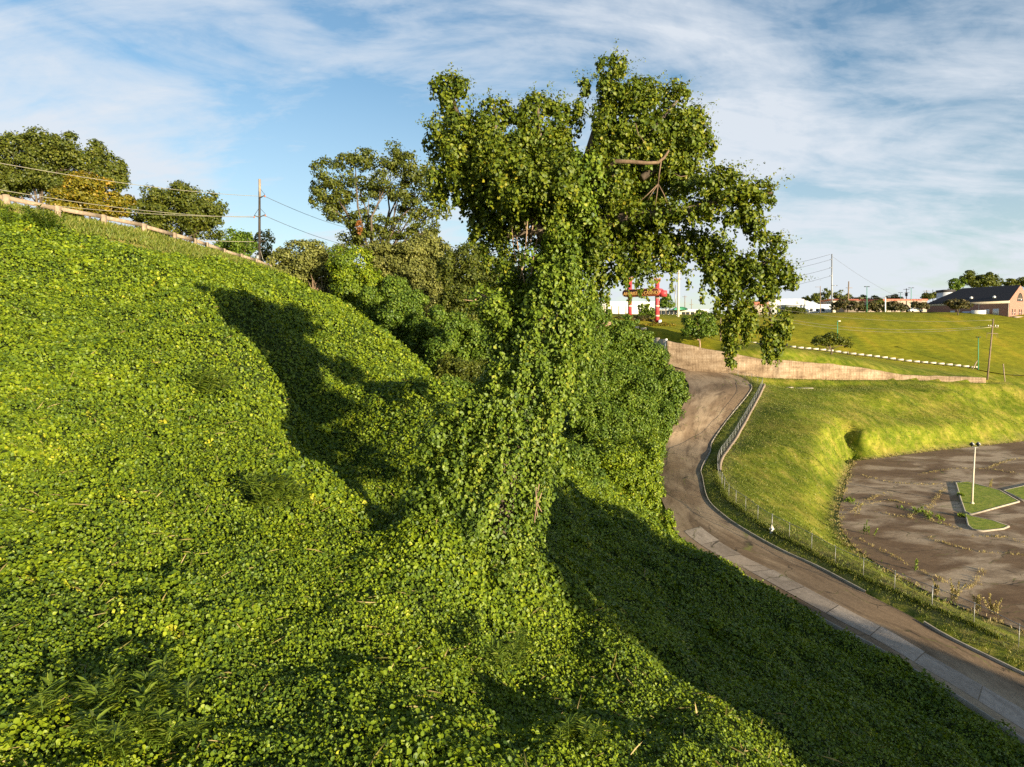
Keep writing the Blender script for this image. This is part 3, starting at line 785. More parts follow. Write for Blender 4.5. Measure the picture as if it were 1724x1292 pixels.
# ------------------------------------------------------------------ the vines on the bluff
def kudzu_ground():
    P, S = [], []
    y = 5.0
    while y < 100:
        dy = 1.0 if y < 30 else 2.5
        yc = y + dy / 2
        x0 = max(-(0.86 * yc + 4), -46); x1 = min(0.86 * yc + 4, 30)
        rr = math.hypot(yc, 2)
        s = min(max(0.068, 0.0026 * rr + 0.030), 0.24)
        dens = 2.1 / (0.62 * s * s)
        if yc > 62: dens *= 0.8
        n = int(dens * dy * (x1 - x0))
        xs = rng.uniform(x0, x1, n); ys = rng.uniform(y, y + dy, n)
        keep = grass_mask(xs, ys) < 0.5
        # hollow behind the second spur is not seen: thin it out
        P.append(np.c_[xs, ys][keep]); S.append(np.full(keep.sum(), s)); y += dy
    P = np.concatenate(P); S = np.concatenate(S)
    x, y = P[:, 0], P[:, 1]
    # thin the vines towards their upper edge
    h = ground_h(x, y) + kudzu_bump(x, y)
    e = 0.4
    hx = ground_h(x + e, y) + kudzu_bump(x + e, y); hy = ground_h(x, y + e) + kudzu_bump(x, y + e)
    Nn = np.c_[-(hx - h) / e, -(hy - h) / e, np.ones(len(x))]; Nn /= np.linalg.norm(Nn, axis=1)[:, None]
    lift = np.abs(rng.standard_normal(len(x))) * 0.085 * (S / 0.1) + np.maximum(0, fbm(np.c_[x, y] / 0.45, 2)) * 0.10
    Pz = np.c_[x, y, h] + Nn * lift[:, None]
    Nl = Nn + 0.78 * rng.standard_normal((len(x), 3)) + 0.20 * SUN_DIR + np.array([0, 0, 0.25])
    rnd = np.clip(0.42 + 0.20 * rng.standard_normal(len(x)) + 0.10 * fbm(np.c_[x, y] / 1.3, 2), 0, 0.93)
    yel = fbm(np.c_[x, y] / 0.7 + 50, 2) > 1.05
    rnd = np.where(yel & (rng.random(len(x)) < 0.5), 0.92 + 0.1 * rng.random(len(x)), rnd)
    sz = S * rng.uniform(0.5, 1.35, len(x)) * np.where(fbm(np.c_[x, y] / 1.7 + 30, 2) > .35, 1.35, 1.0)
    far_ = y > 70
    return Pz, Nl, sz, rnd
kp, kn, ks, kr = kudzu_ground()
print('kudzu leaves', len(kp))
o = leaf_obj('kudzu_vines', [(kp, kn, ks, LEAF_A, 0.45, kr)], M['kudzu'])
tag(o, kind='stuff')

# ------------------------------------------------------------------ foliage builders
def blob_leaves(c, r, n, leaf, droop=0.4, nsub=14, fill=0.12, out=1.0, upb=0.25, sub=0.40, rag=0.18):
    """leaves over the small clumps that make up one lobe; c centre, r radii(3)"""
    c = np.asarray(c, float); r = np.asarray(r, float)
    d = unit(nsub); d[:, 2] = d[:, 2] * 0.9 + 0.12
    cc = d * rng.uniform(0.55, 0.85, (nsub, 1))
    sr = sub * rng.uniform(0.65, 1.25, nsub)
    k = rng.integers(0, nsub, n)
    u = unit(n)
    # favour the outer side of each clump
    u = u + 0.7 * d[k]; u /= np.linalg.norm(u, axis=1)[:, None]
    rad = sr[k] * (rng.uniform(0.5, 1.08, n) + rag * np.abs(rng.standard_normal(n)))
    p = cc[k] + u * rad[:, None]
    nf = int(n * fill)
    p[:nf] = unit(nf) * rng.uniform(0.1, 0.6, (nf, 1))
    P = c + p * r
    Nn = u / r * r.mean() * out + 0.45 * rng.standard_normal((n, 3)) + np.array([0, 0, upb])
    rnd = np.clip(0.45 + 0.2 * rng.standard_normal(n) + (rng.random(nsub) - 0.5)[k] * 0.25, 0, 1)
    return (P, Nn, leaf * rng.uniform(0.7, 1.3, n), LEAF_A, droop, rnd)
def px_blob(u, v, ru, rv, Y, thick=1.0):
    c = at(u, v, Y); k = Y / F
    return c, np.array([ru * k, max(ru, rv * 0.7) * k * thick, rv * k])
def crown_parts(blobs, Y, leaf, cover, **kw):
    parts = []
    for b in blobs:
        u, v, ru, rv = b[:4]; dy = b[4] if len(b) > 4 else 0
        c, r = px_blob(u, v, ru, rv, Y + dy)
        area = 4 * math.pi * ((r[0] * r[1]) ** 1.6 + (r[0] * r[2]) ** 1.6 + (r[1] * r[2]) ** 1.6) ** (1 / 1.6) / 3 ** (1 / 1.6)
        n = int(cover * area / (0.55 * leaf * leaf))
        parts.append(blob_leaves(c, r, n, leaf, **kw))
    return parts
def tree(name, label, cat, blobs, Y, base_uv, leaf, cover, mat, trunk_r, group=None, limbs=True, bark='bark', base_z=None, **kw):
    b = at(*base_uv, Y)
    if base_z is not None: b[2] = base_z
    else: b[2] = gh(b[0], b[1]) - 0.1
    root = empty(name, b, label, cat, group)
    leaf_obj('crown', crown_parts(blobs, Y, leaf, cover, **kw), mat, root)
    mb = MB()
    cs = [px_blob(*q[:4], Y + (q[4] if len(q) > 4 else 0))[0] for q in blobs]
    zmin = min(c[2] for c in cs); mid = np.mean(cs, axis=0)
    fork = b + (mid - b) * 0.42
    mb.tube([b, b + (fork - b) * 0.5 + np.array([0.05, 0, 0]) * trunk_r * 8, fork], [trunk_r, trunk_r * 0.8, trunk_r * 0.68], 9)
    if limbs:
        for c, rr0 in zip(cs, [px_blob(*q[:4], Y)[1].min() for q in blobs]):
            m = (fork + c) / 2 + np.array([*(rng.standard_normal(2) * 0.1 * np.linalg.norm(c - fork)), 0.08 * np.linalg.norm(c - fork)])
            mb.tube([fork - (fork - b) * 0.08, m, c], [trunk_r * 0.5, trunk_r * 0.32, trunk_r * 0.12], 7)
            for _ in range(3):
                e = c + unit(1)[0] * rr0 * 0.75
                mb.tube([m + (c - m) * rng.uniform(0.1, 0.8), (m + e) / 2 + (c - m) * 0.2, e], [trunk_r * 0.2, trunk_r * 0.13, trunk_r * 0.05], 5)
    mb.build('trunk', M[bark], root, world=True, smooth_=True)
    return root
def shrub(name, label, cat, blobs, Y, leaf, cover, mat, group=None, base=None, stems=2, **kw):
    cs = [px_blob(*q[:4], Y + (q[4] if len(q) > 4 else 0)) for q in blobs]
    c0 = np.mean([c for c, r in cs], axis=0)
    z0 = gh(c0[0], c0[1]) - 0.1
    root = empty(name, (c0[0], c0[1], z0), label, cat, group)
    pr = crown_parts(blobs, Y, leaf, cover, **kw)
    mb = MB()
    hub = np.array([c0[0], c0[1], z0 - .15])
    for c, r in cs:
        g = np.array([c[0], c[1], gh(c[0], c[1])])
        while grass_mask(g[:1], g[1:2])[0] > .5 and g[1] < 185 and g[0] > 0 and Y < 130: g[0] -= 0.8
        g[2] = gh(g[0], g[1])
        gap = (c[2] - r[2] * .6) - g[2]
        if gap > .3:
            k = int(gap / (r[2] * .9)) + 1
            for j in range(k):
                f = (j + .5) / k; cc = g * (1 - f) + (c - np.array([0, 0, r[2] * .6])) * f
                rr = r * (0.8 + .15 * rng.random()); n = int(cover * .75 * 4 * math.pi * rr[0] * rr[2] / (.55 * leaf * leaf))
                pr.append(blob_leaves(cc, rr, n, leaf, **kw))
        mb = MB()
        for _ in range(stems):
            e = c + unit(1)[0] * r * 0.25
            s0 = g + np.array([0, 0, -.1])
            mb.tube([s0, (s0 + e) / 2 + unit(1)[0] * 0.08 * np.linalg.norm(e - s0), e], [0.09, 0.06, 0.02], 5)
        mb.build('stem', M['bark'], root, world=True, smooth_=True)
    leaf_obj('foliage', pr, mat, root)
    return root

# ------------------------------------------------------------------ the vine-covered tree
TY = 21.0
tb = at(800, 930, TY); tb[2] = gh(tb[0], tb[1])
hero = empty('vine_covered_tree', tb, 'tall leaning tree draped in kudzu vines, its trunk hidden under leaves', 'tree')
def hp(u, v, dy=0.0): return at(u, v, TY + dy)
mb = MB()
mb.tube([hp(825, 960), hp(850, 820), hp(872, 700), hp(905, 580), hp(935, 480), hp(962, 390), hp(982, 300), hp(1005, 210), hp(1030, 130)],
        [0.42, 0.40, 0.38, 0.36, 0.32, 0.28, 0.20, 0.10, 0.03], 12)
for pts, r0 in [([(945, 450, 0), (890, 350, .3), (830, 270, .3), (775, 210, .2), (757, 145, .2)], .24), ([(960, 400, 0), (925, 300, -.3), (908, 230, -.3), (905, 170, -.3)], .20),
                ([(862, 310, .3), (835, 240, -.2), (832, 180, -.2)], .12), ([(968, 385, 0), (1060, 366, -.6), (1150, 358, -1.0), (1230, 330, -1.2), (1300, 325, -1.3)], .24),
                ([(955, 425, 0), (1060, 415, .3), (1150, 415, .4), (1230, 450, .4), (1310, 440, .3)], .20), ([(985, 320, 0), (1040, 290, -.2), (1090, 230, -.2), (1140, 170, -.1)], .10),
                ([(1080, 300, -.1), (1140, 260, .3), (1195, 240, .3)], .12), ([(1180, 430, .4), (1225, 500, .4), (1232, 590, .4)], .08), ([(1250, 450, .4), (1295, 520, .5), (1305, 590, .5)], .05),
                ([(890, 560, 0), (850, 520, .4), (800, 490, .9)], .12), ([(900, 390, 0), (840, 400, .8), (800, 360, 1.0)], .12)]:
    P = np.array([hp(*p) for p in pts]); n = len(P)
    mb.tube(P, np.linspace(r0, 0.03, n), 8)
# the hanging lianas under the left of the crown
mb.build('trunk', M['bark'], hero, world=True, smooth_=True)
mb = MB()
for u0, v0, u1, v1 in [(878, 360, 882, 452), (888, 372, 876, 470), (897, 380, 905, 450), (870, 400, 884, 480), (905, 400, 893, 478), (862, 380, 868, 440), (893, 415, 872, 455)]:
    a = hp(u0, v0, -.2); b = hp(u1, v1, .1); m = (a + b) / 2 + unit(1)[0] * 0.18
    mb.tube(resample(np.array([a, m, b]), 8), 0.018, 5)
for u0, v0, u1, v1 in [(902, 820, 912, 862), (908, 815, 905, 870), (912, 830, 900, 880)]:
    a = hp(u0, v0, -1.5); b = hp(u1, v1, -1.5); m = (a + b) / 2 + unit(1)[0] * 0.08
    mb.tube(resample(np.array([a, m, b]), 6), 0.014, 5)
mb.build('hanging_vine', M['pale_bark'], hero, world=True, smooth_=True)
# the bare broken limb and its dead twigs
mb = MB()
mb.tube([hp(985, 320, -.2), hp(1012, 292, -.8), hp(1038, 272, -1.2), hp(1062, 273, -1.35), hp(1090, 275, -1.4), hp(1108, 274, -1.4), hp(1118, 266, -1.4), hp(1126, 254, -1.35)], [.085, .075, .065, .058, .052, .046, .038, .024], 9)
M['limb'] = noisy_mat('dead_limb', [(0.3, (0.10, 0.065, 0.04)), (0.7, (0.24, 0.16, 0.10))], scale=8, stretch=(1, 1, 0.4), bump=0.6)
o_l = mb.build('bare_limb', M['limb'], hero, world=True, smooth_=True); o_l['label'] = 'bare brown limb stripped of leaves'
mb = MB()
tw = [hp(1113, 272, -1.4), hp(1110, 292, -1.45), hp(1108, 310, -1.45)]
mb.tube(tw, [.022, .02, .017], 6)
for e in [(1088, 330, 1074, 342), (1106, 328, 1103, 347), (1118, 328, 1124, 345), (1098, 325, 1090, 338)]:
    mb.tube([hp(1108, 310, -1.45), hp(e[0], e[1], -1.5), hp(e[2], e[3], -1.45)], [.017, .013, .007], 5)
mb.build('twig', M['limb'], hero, world=True, smooth_=True)
mb = MB()
mb.tube([hp(1070, 208, -1.2), hp(1074, 225, -1.25), hp(1085, 240, -1.25)], [.014, .012, .008], 5)
mb.build('twig', M['limb'], hero, world=True, smooth_=True)
mb = MB()
mb.tube([hp(1135, 292, -1.2), hp(1146, 298, -1.25), hp(1158, 296, -1.2)], [.014, .012, .008], 5)
mb.build('twig', M['limb'], hero, world=True, smooth_=True)

# the sleeve of vines round the trunk
PROF = np.array([(385, 925, 1008), (420, 905, 1004), (460, 888, 1000), (500, 866, 1000), (550, 852, 998), (600, 836, 992), (650, 806, 985), (700, 752, 978), (750, 722, 968), (800, 706, 952),
                 (850, 690, 932), (900, 676, 912), (950, 664, 905), (1000, 690, 905)], float)
def sleeve(n):
    v = np.interp(rng.random(n), np.cumsum(PROF[:, 2] - PROF[:, 1]) / np.sum(PROF[:, 2] - PROF[:, 1]), PROF[:, 0])
    v = v + rng.uniform(-20, 20, n)
    v = np.clip(v, 385, 1000)
    l = np.interp(v, PROF[:, 0], PROF[:, 1]); r = np.interp(v, PROF[:, 0], PROF[:, 2])
    k = TY / F
    a = (r - l) / 2 * k
    th = rng.uniform(0, 2 * math.pi, n)
    zc = -(v - 570) * k
    q = np.c_[np.cos(th) * 2.4, np.sin(th) * 2.4, zc * 0.35]
    fold = 0.26 * fbm(q, 3, 0.55) + 0.09 * fbm(np.c_[np.cos(th) * 5, np.sin(th) * 5, zc * 1.6], 2)
    rad = 0.84 + fold
    uc = (l + r) / 2
    C0 = np.array([at(uu, vv, TY) for uu, vv in zip(uc, v)])
    lay = rng.random(n) ** 1.5 * 0.42 - 0.10 * (rng.random(n) < .12)
    x = np.cos(th) * (a * rad - lay); y = np.sin(th) * (a * 0.8 * rad - lay) - 0.25 * smooth(650, 900, v)
    P = C0 + np.c_[x, y, np.zeros(n)]
    Nn = np.c_[np.cos(th), np.sin(th) * 1.1, 0.35 + 0.3 * smooth(600, 900, v)] + 0.70 * rng.standard_normal((n, 3)) + 0.15 * SUN_DIR
    rnd = np.clip(0.42 + 0.22 * rng.standard_normal(n) + 0.25 * fbm(q * 1.5 + 7, 2), 0, 1)
    return (P, Nn, 0.102 * rng.uniform(0.5, 1.4, n), LEAF_A, 0.65, rnd)
def strand(p0, L, n, spread, leaf, drift=(0, 0)):
    """a hanging curtain of leaves"""
    t = rng.random(n)
    P = np.asarray(p0) + np.c_[rng.normal(0, spread, n) * (1.1 - 0.6 * t) + drift[0] * t, rng.normal(0, spread, n) * (1.1 - 0.6 * t) + drift[1] * t, -L * t]
    Nn = rng.standard_normal((n, 3)) * 0.6 + np.array([0.35, -0.7, 0.25])
    return (P, Nn, leaf * rng.uniform(0.6, 1.25, n), LEAF_A, 0.85, np.clip(0.5 + 0.22 * rng.standard_normal(n), 0, 1))
def shoot(p0, d, L, n, leaf, bend):
    t = np.sort(rng.random(n))
    d = d / np.linalg.norm(d)
    P = np.asarray(p0) + d * (L * t)[:, None] + np.outer(t ** 2 * L, bend) + rng.standard_normal((n, 3)) * 0.045
    Nn = rng.standard_normal((n, 3)) * 0.7 + np.array([0, 0, 0.5]) + 0.4 * SUN_DIR
    return (P, Nn, leaf * rng.uniform(0.55, 1.15, n) * (1.1 - 0.5 * t), LEAF_B, 0.3, np.clip(0.6 + 0.2 * rng.standard_normal(n), 0, 1))

KT = []
KT.append(sleeve(44000))
for _ in range(100):
    v = rng.uniform(470, 780); l_ = np.interp(v, PROF[:, 0], PROF[:, 1]); r_ = np.interp(v, PROF[:, 0], PROF[:, 2]); f = rng.uniform(-.95, .95)
    p = at((l_ + r_) / 2 + f * (r_ - l_) / 2, v, TY) + np.array([0, -.80 * (r_ - l_) / 2 * TY / F * math.sqrt(1 - f * f) - rng.uniform(0, .12), 0])
    KT.append(strand(p, rng.uniform(.3, 1.1), int(rng.integers(22, 60)), .07, .105))
for u, v, ru, rv, dy in [(905, 540, 62, 56, 3.0), (890, 600, 62, 56, 4.2), (870, 660, 62, 56, 4.6), (850, 720, 62, 52, 4.4), (900, 480, 56, 50, 3.6), (880, 640, 56, 52, 2.6), (830, 780, 70, 52, 4.0), (715, 885, 48, 48, -.3), (690, 930, 50, 40, -.5), (740, 810, 50, 60, .1), (770, 735, 50, 50, .2), (760, 950, 60, 40, -.9), (830, 960, 60, 44, -1.0), (660, 965, 50, 30, -.6), (885, 960, 30, 30, -.6), (880, 305, 56, 46, .7), (925, 350, 60, 50, .8), (990, 370, 50, 46, .7), (1075, 275, 60, 60, .7), (1050, 385, 60, 30, .6), (1230, 450, 40, 24, .7), (1000, 430, 40, 34, .5), (838, 512, 44, 54, .5), (862, 560, 46, 44, .2), (850, 610, 36, 40, .2), (975, 310, 38, 62, -.9), (960, 395, 45, 60, -.6), (930, 450, 45, 45, -.4), (760, 760, 55, 60, -.4), (790, 700, 45, 35, -.5), (735, 850, 45, 50, -.3), (900, 365, 60, 50, .5), (935, 330, 45, 60, .2)]:  # the deepest blobs are unseen, added behind the trunk to widen its shadow
    c, r = px_blob(u, v, ru, rv, TY + dy)
    KT.append(blob_leaves(c, r, int(2100 * (ru * rv / 45 ** 2)), 0.105, droop=0.75, nsub=16, upb=0.35))
o = leaf_obj('vine_cover', KT, M['kudzu_tree'], hero)

CR = []
# (u, v, ru, rv, depth, kind)
CLUMPS = [(800, 250, 32, 38, .0, 'd'), (875, 245, 30, 36, .1, 'd'), (872, 205, 18, 20, .1, 'u'), (935, 250, 30, 32, .2, 'd'), (800, 215, 20, 22, .2, 'u'), (1014, 215, 16, 40, -.5, 'd'), (1002, 272, 16, 20, -.6, 'd'), (860, 300, 34, 34, .1, 'd'), (790, 330, 26, 24, .3, 'd'),
          (757, 178, 34, 42, .2, 'u'), (738, 235, 30, 42, .1, 'u'), (775, 245, 36, 45, -.2, 'u'), (742, 300, 26, 34, .1, 'd'), (778, 300, 30, 34, -.3, 'd'), (768, 150, 20, 18, .2, 'u'),
          (832, 200, 28, 34, -.2, 'u'), (828, 250, 36, 45, -.5, 'd'), (862, 262, 34, 42, -.5, 'd'), (838, 310, 36, 36, -.3, 'd'), (805, 285, 24, 32, -.5, 'd'),
          (900, 195, 24, 32, .1, 'u'), (918, 180, 22, 22, .2, 'u'), (940, 215, 28, 36, -.1, 'u'), (905, 245, 36, 40, -.3, 'd'), (945, 265, 30, 38, -.4, 'd'), (912, 300, 40, 36, -.2, 'd'), (968, 200, 16, 30, .1, 'u'), (984, 152, 12, 16, .1, 'u'),
          (1022, 145, 24, 38, .0, 'u'), (1040, 118, 14, 22, .0, 'u'), (1050, 165, 34, 34, -.2, 'u'), (1090, 168, 32, 28, .1, 'u'), (1130, 160, 28, 20, .2, 'u'), (1032, 200, 30, 42, -.2, 'd'), (1080, 210, 42, 38, -.3, 'd'),
          (1125, 205, 40, 38, .2, 'd'), (1160, 215, 28, 36, .2, 'u'), (1180, 248, 24, 24, .2, 'u'), (1140, 250, 40, 36, -.1, 'd'), (1090, 245, 36, 24, -.2, 'd'), (1035, 250, 28, 40, -.8, 'd'), (1022, 300, 34, 44, -.6, 'd'), (1160, 285, 30, 30, .2, 'd'), (1130, 305, 38, 36, .5, 'd'), (1085, 320, 42, 36, .8, 'd'),
          (1050, 330, 38, 34, .3, 'd'), (855, 350, 46, 34, .4, 'd'), (825, 375, 34, 34, .7, 'd'), (840, 410, 36, 30, .7, 'd'), (800, 345, 24, 22, .8, 'd'), (895, 340, 40, 36, .4, 'd'), (800, 385, 16, 22, .8, 'd'),
          # right limb above
          (1060, 362, 45, 20, -.5, 'd'), (1120, 358, 42, 20, -.8, 'd'), (1170, 350, 34, 26, -1.0, 'd'), (1200, 318, 28, 26, -1.1, 'u'), (1240, 322, 32, 24, -1.2, 'u'), (1215, 350, 34, 30, -1.2, 'd'), (1258, 352, 30, 28, -1.2, 'd'), (1285, 330, 20, 24, -1.3, 'u'), (1215, 295, 22, 12, -1.1, 'u'), (1268, 382, 18, 20, -1.2, 'd'), (1160, 315, 24, 22, -.6, 'u'),
          # curtains below it
          (1010, 400, 34, 40, -.3, 'd'), (1050, 410, 40, 38, .0, 'd'), (1095, 410, 38, 36, .1, 'd'), (1140, 400, 34, 30, .2, 'd'), (1025, 450, 36, 32, .1, 'd'), (1075, 448, 34, 22, .2, 'd'), (1130, 435, 34, 22, .3, 'd'),
          # lower right limb
          (1180, 415, 34, 26, .3, 'd'), (1215, 432, 34, 28, .3, 'd'), (1215, 465, 34, 30, .5, 'd'), (1245, 480, 30, 36, .4, 'd'), (1270, 455, 30, 34, .2, 'd'), (1300, 420, 24, 26, .1, 'u'), (1305, 460, 28, 30, .1, 'd'), (1330, 475, 16, 16, .1, 'u'), (1290, 490, 18, 16, .2, 'd'), (1235, 525, 26, 28, .4, 'd'),
          (1228, 560, 14, 34, .4, 'd'), (1258, 540, 14, 32, .4, 'd'), (1305, 548, 24, 26, .5, 'd'), (1300, 578, 18, 22, .5, 'd')]
# the far side of the crown and some front clumps, added to widen its shadow
CLUMPS += [(880, 300, 60, 50, 2.2, 'd'), (850, 350, 50, 40, 2.6, 'd'), (930, 330, 60, 50, 2.8, 'd'), (820, 300, 40, 44, 2.2, 'd'), (905, 270, 44, 44, 3.2, 'd'), (770, 270, 36, 44, 1.8, 'd'), (1080, 260, 60, 50, 2.6, 'd'), (1130, 230, 44, 44, 2.4, 'd'), (1060, 330, 60, 40, 2.2, 'd'),
           (960, 330, 60, 50, 3.8, 'd'), (1120, 300, 44, 40, 2.8, 'd'), (830, 250, 40, 40, 3.0, 'd'), (940, 420, 40, 34, 2.4, 'd'), (920, 500, 46, 40, 2.2, 'd'), (900, 560, 44, 40, 2.2, 'd'), (890, 520, 40, 40, 3.2, 'd'), (860, 500, 34, 40, 1.8, 'd'), (940, 560, 40, 40, 1.6, 'd'),
           (890, 310, 50, 46, -1.5, 'd'), (845, 285, 34, 40, -1.5, 'd'), (940, 310, 36, 44, -1.7, 'd')]
for u, v, ru, rv, dy, kd in CLUMPS:
    c, r = px_blob(u, v, ru, rv, TY + dy)
    n = int(880 * (ru * rv) / (34 * 34)) + 50
    CR.append(blob_leaves(c, r, n, 0.104, droop=0.55, nsub=11, sub=0.40, fill=0.16, upb=0.2, rag=0.28))
    m = max(5, int((ru + rv) / 3.6))
    for _ in range(m):
        d = unit(1)[0]
        if kd == 'u' or (d_ := rng.random()) < .18:
            d = d * np.array([0.8, 0.8, 0.5]) + np.array([0.12, -0.05, 0.62])
            p = c + r * d / np.linalg.norm(d) * rng.uniform(0.55, 0.9)
            CR.append(shoot(p, d, rng.uniform(0.25, 0.75), rng.integers(10, 24), 0.105, np.array([0.3, -0.1, -0.3])))
        else:
            d[1] = -abs(d[1])
            p = c + r * d * rng.uniform(0.7, 1.0)
            if d[2] < 0.25: CR.append(strand(p, rng.uniform(0.25, 0.8) * (rv / 34), rng.integers(14, 34), 0.055, 0.10))
            else: CR.append(shoot(p, d + np.array([0.1, -.2, .2]), rng.uniform(0.2, 0.42), rng.integers(7, 14), 0.10, np.array([0.1, -.1, -.5])))
# long hanging tails
for u, v, L, sp, n in [(1012, 440, 1.1, .07, 90), (1028, 460, .45, .08, 40), (1005, 470, .7, .08, 60), (1050, 462, .35, .07, 40), (1078, 460, .75, .08, 80), (1095, 455, .6, .08, 70), (1132, 450, .8, .06, 60), (1160, 450, .7, .07, 60), (1182, 470, .8, .07, 60),
                       (1228, 560, 1.05, .09, 150), (1222, 545, .9, .08, 100), (1236, 575, .8, .08, 90), (1258, 545, .75, .07, 90), (1298, 560, 1.0, .09, 120), (1286, 575, .72, .05, 50), (1312, 570, .6, .08, 70), (1330, 555, .35, .07, 30),
                       (1090, 500, .5, .05, 40), (1022, 500, .35, .04, 25), (1205, 500, .5, .08, 50), (745, 325, .55, .08, 60), (768, 320, .5, .08, 60), (830, 335, .4, .08, 50), (820, 430, .5, .1, 60), (850, 430, .5, .1, 60), (1280, 395, .4, .06, 30), (1185, 385, .4, .1, 50), (1060, 490, .45, .05, 35)]:
    CR.append(strand(at(u, v, TY + (0.3 if v > 430 else -.2)), L, n, sp, 0.105))
leaf_obj('crown', CR, M['crown'], hero)

# ------------------------------------------------------------------ trees behind the guard rail
G_T = 'trees on the bluff behind the guardrail'
tree('tree', 'tall broad dark tree cut off by the edge, behind the first guardrail posts', 'tree',
     [(15, 285, 48, 48), (70, 262, 44, 36), (128, 262, 44, 32), (172, 288, 36, 38), (110, 300, 52, 38), (35, 310, 52, 36), (-50, 290, 60, 60), (196, 300, 20, 26), (55, 243, 24, 18), (-90, 330, 60, 50), (195, 345, 26, 22), (10, 250, 20, 16)],
     112, (70, 430), .34, 1.5, M['olive'], .45, G_T, nsub=18, sub=.34)
tree('magnolia_bush', 'rounded golden-green bush dotted with pale blossoms in front of the far trees', 'bush',
     [(150, 330, 48, 34, 0), (115, 345, 36, 24, -1), (190, 348, 34, 24, 0), (140, 312, 26, 18, 0)], 92, (150, 400), .28, 1.8, M['golden'], .2, nsub=20, sub=.3)
tree('tree', 'round dark tree left of the utility pole, above the middle of the guardrail', 'tree',
     [(275, 345, 38, 28), (320, 338, 36, 26), (350, 358, 28, 26), (300, 370, 52, 26), (245, 360, 28, 24), (345, 385, 34, 20), (260, 392, 36, 18), (372, 352, 10, 12)], 118, (300, 440), .34, 1.6, M['olive'], .4, G_T, nsub=18, sub=.34)
tree('tree', 'small bushy tree leaning against the round dark tree', 'tree', [(390, 408, 22, 22), (375, 425, 26, 16)], 122, (388, 450), .34, 1.6, M['mound'], .2, G_T)
tree('tree', 'low bushy tree directly left of the utility pole base', 'tree', [(412, 415, 20, 22), (405, 432, 22, 14)], 116, (412, 455), .32, 1.6, M['mound'], .2, G_T)
tree('tree', 'thin see-through tree directly right of the utility pole base', 'tree', [(444, 408, 16, 18), (452, 428, 12, 14), (436, 432, 14, 14)], 125, (445, 462), .34, .9, M['olive'], .18, G_T)
pec = tree('tree', 'open-crowned spreading tree with one orange dead clump, left of the vine-covered tree', 'tree',
     [(556, 300, 36, 28), (598, 276, 34, 24), (645, 268, 36, 24), (690, 286, 34, 28), (722, 318, 30, 28), (732, 352, 24, 22), (700, 350, 30, 24), (650, 312, 36, 24), (606, 322, 30, 24), (548, 336, 26, 22), (575, 362, 30, 20), (618, 368, 26, 20),
      (600, 395, 34, 22), (672, 385, 34, 20), (716, 388, 24, 16), (640, 400, 34, 22), (536, 318, 18, 18), (570, 330, 24, 20), (672, 330, 26, 18)],
     100, (625, 455), .30, .85, M['olive'], .42, G_T, nsub=14, sub=.36, fill=.05)
c, r = px_blob(604, 384, 7, 11, 96.5)
leaf_obj('dead_clump', [blob_leaves(c, r, 90, .3)], M['dead'], pec)

# ------------------------------------------------------------------ thicket in the hollow and down to the road
G_S = 'vine-smothered shrubs in the hollow'
def sh(label, blobs, Y, leaf=.26, cover=1.9, mat='mound', name='shrub', cat='shrub', group=G_S, **kw):
    return shrub(name, label, cat, blobs, Y, leaf, cover, M[mat], group, **kw)
s1 = sh('olive shrub with a dark hollow underside at the end of the guardrail', [(510, 430, 38, 22), (550, 425, 30, 18), (480, 445, 26, 26), (520, 460, 44, 26), (490, 465, 30, 20)], 94, .28, 1.7, 'pale')
sh('bright green vine-draped mound right of the guardrail-end shrub', [(592, 450, 36, 34), (585, 480, 30, 26), (620, 475, 26, 26)], 88, .24, 2.0, 'kudzu')
sh('wide pale olive shrub below the open-crowned tree', [(650, 425, 36, 22), (695, 425, 40, 24), (735, 435, 32, 26), (690, 460, 44, 30), (645, 455, 30, 26), (735, 465, 34, 28), (720, 405, 24, 14), (700, 490, 36, 26), (745, 500, 30, 26)], 92, .28, 1.8, 'pale')
sh('dark olive shrub crossed by a grey limb, against the left of the vine-covered trunk', [(800, 440, 34, 30), (835, 460, 32, 30), (790, 480, 34, 30), (830, 500, 36, 30), (780, 515, 30, 24), (760, 455, 24, 30)], 74, .22, 1.9, 'olive')
sh('highest of the green mounds stepping down beside the sunlit slope', [(640, 500, 34, 28), (668, 490, 26, 24), (625, 525, 28, 20)], 78, .22, 2.0)
sh('second green mound down the edge of the sunlit slope', [(675, 530, 34, 28), (700, 520, 26, 26), (665, 550, 26, 18)], 73, .21, 2.0)
sh('third green mound down the edge of the sunlit slope', [(715, 560, 28, 28), (738, 545, 26, 26)], 68, .20, 2.0)
sh('leafy mound in the hollow between the sunlit slope and the trunk', [(752, 590, 34, 30), (790, 575, 34, 32), (775, 555, 30, 24), (820, 590, 28, 30)], 62, .19, 2.0)
sh('low dark shrub at the bottom of the hollow, next to the trunk', [(770, 625, 30, 22), (800, 630, 34, 26), (745, 615, 22, 18)], 57, .17, 1.9, 'olive')
sh('small leafy shrub at the lower tip of the sunlit slope silhouette', [(758, 650, 18, 16), (785, 665, 26, 20)], 50, .16, 2.0)
G_R = 'dense shrubs between the vine-covered tree and the road'
def sr(label, blobs, Y, leaf=.25, cover=1.9, mat='mound', **kw): return sh(label, blobs, Y, leaf, cover, mat, group=G_R, **kw)
sr('yellow-green leafy tree top just right of the trunk, below the hanging curtains', [(1000, 510, 22, 30), (985, 540, 26, 30), (1010, 535, 18, 22)], 88, .24, 1.8)
sr('shrub around the broken log, right of the trunk', [(1035, 565, 38, 26), (1000, 570, 36, 30), (1070, 575, 28, 20), (1055, 545, 20, 12)], 100, .27)
sr('shrub reaching the end of the concrete panel wall', [(1080, 595, 34, 24), (1105, 615, 28, 22), (1060, 610, 34, 26)], 108, .28)
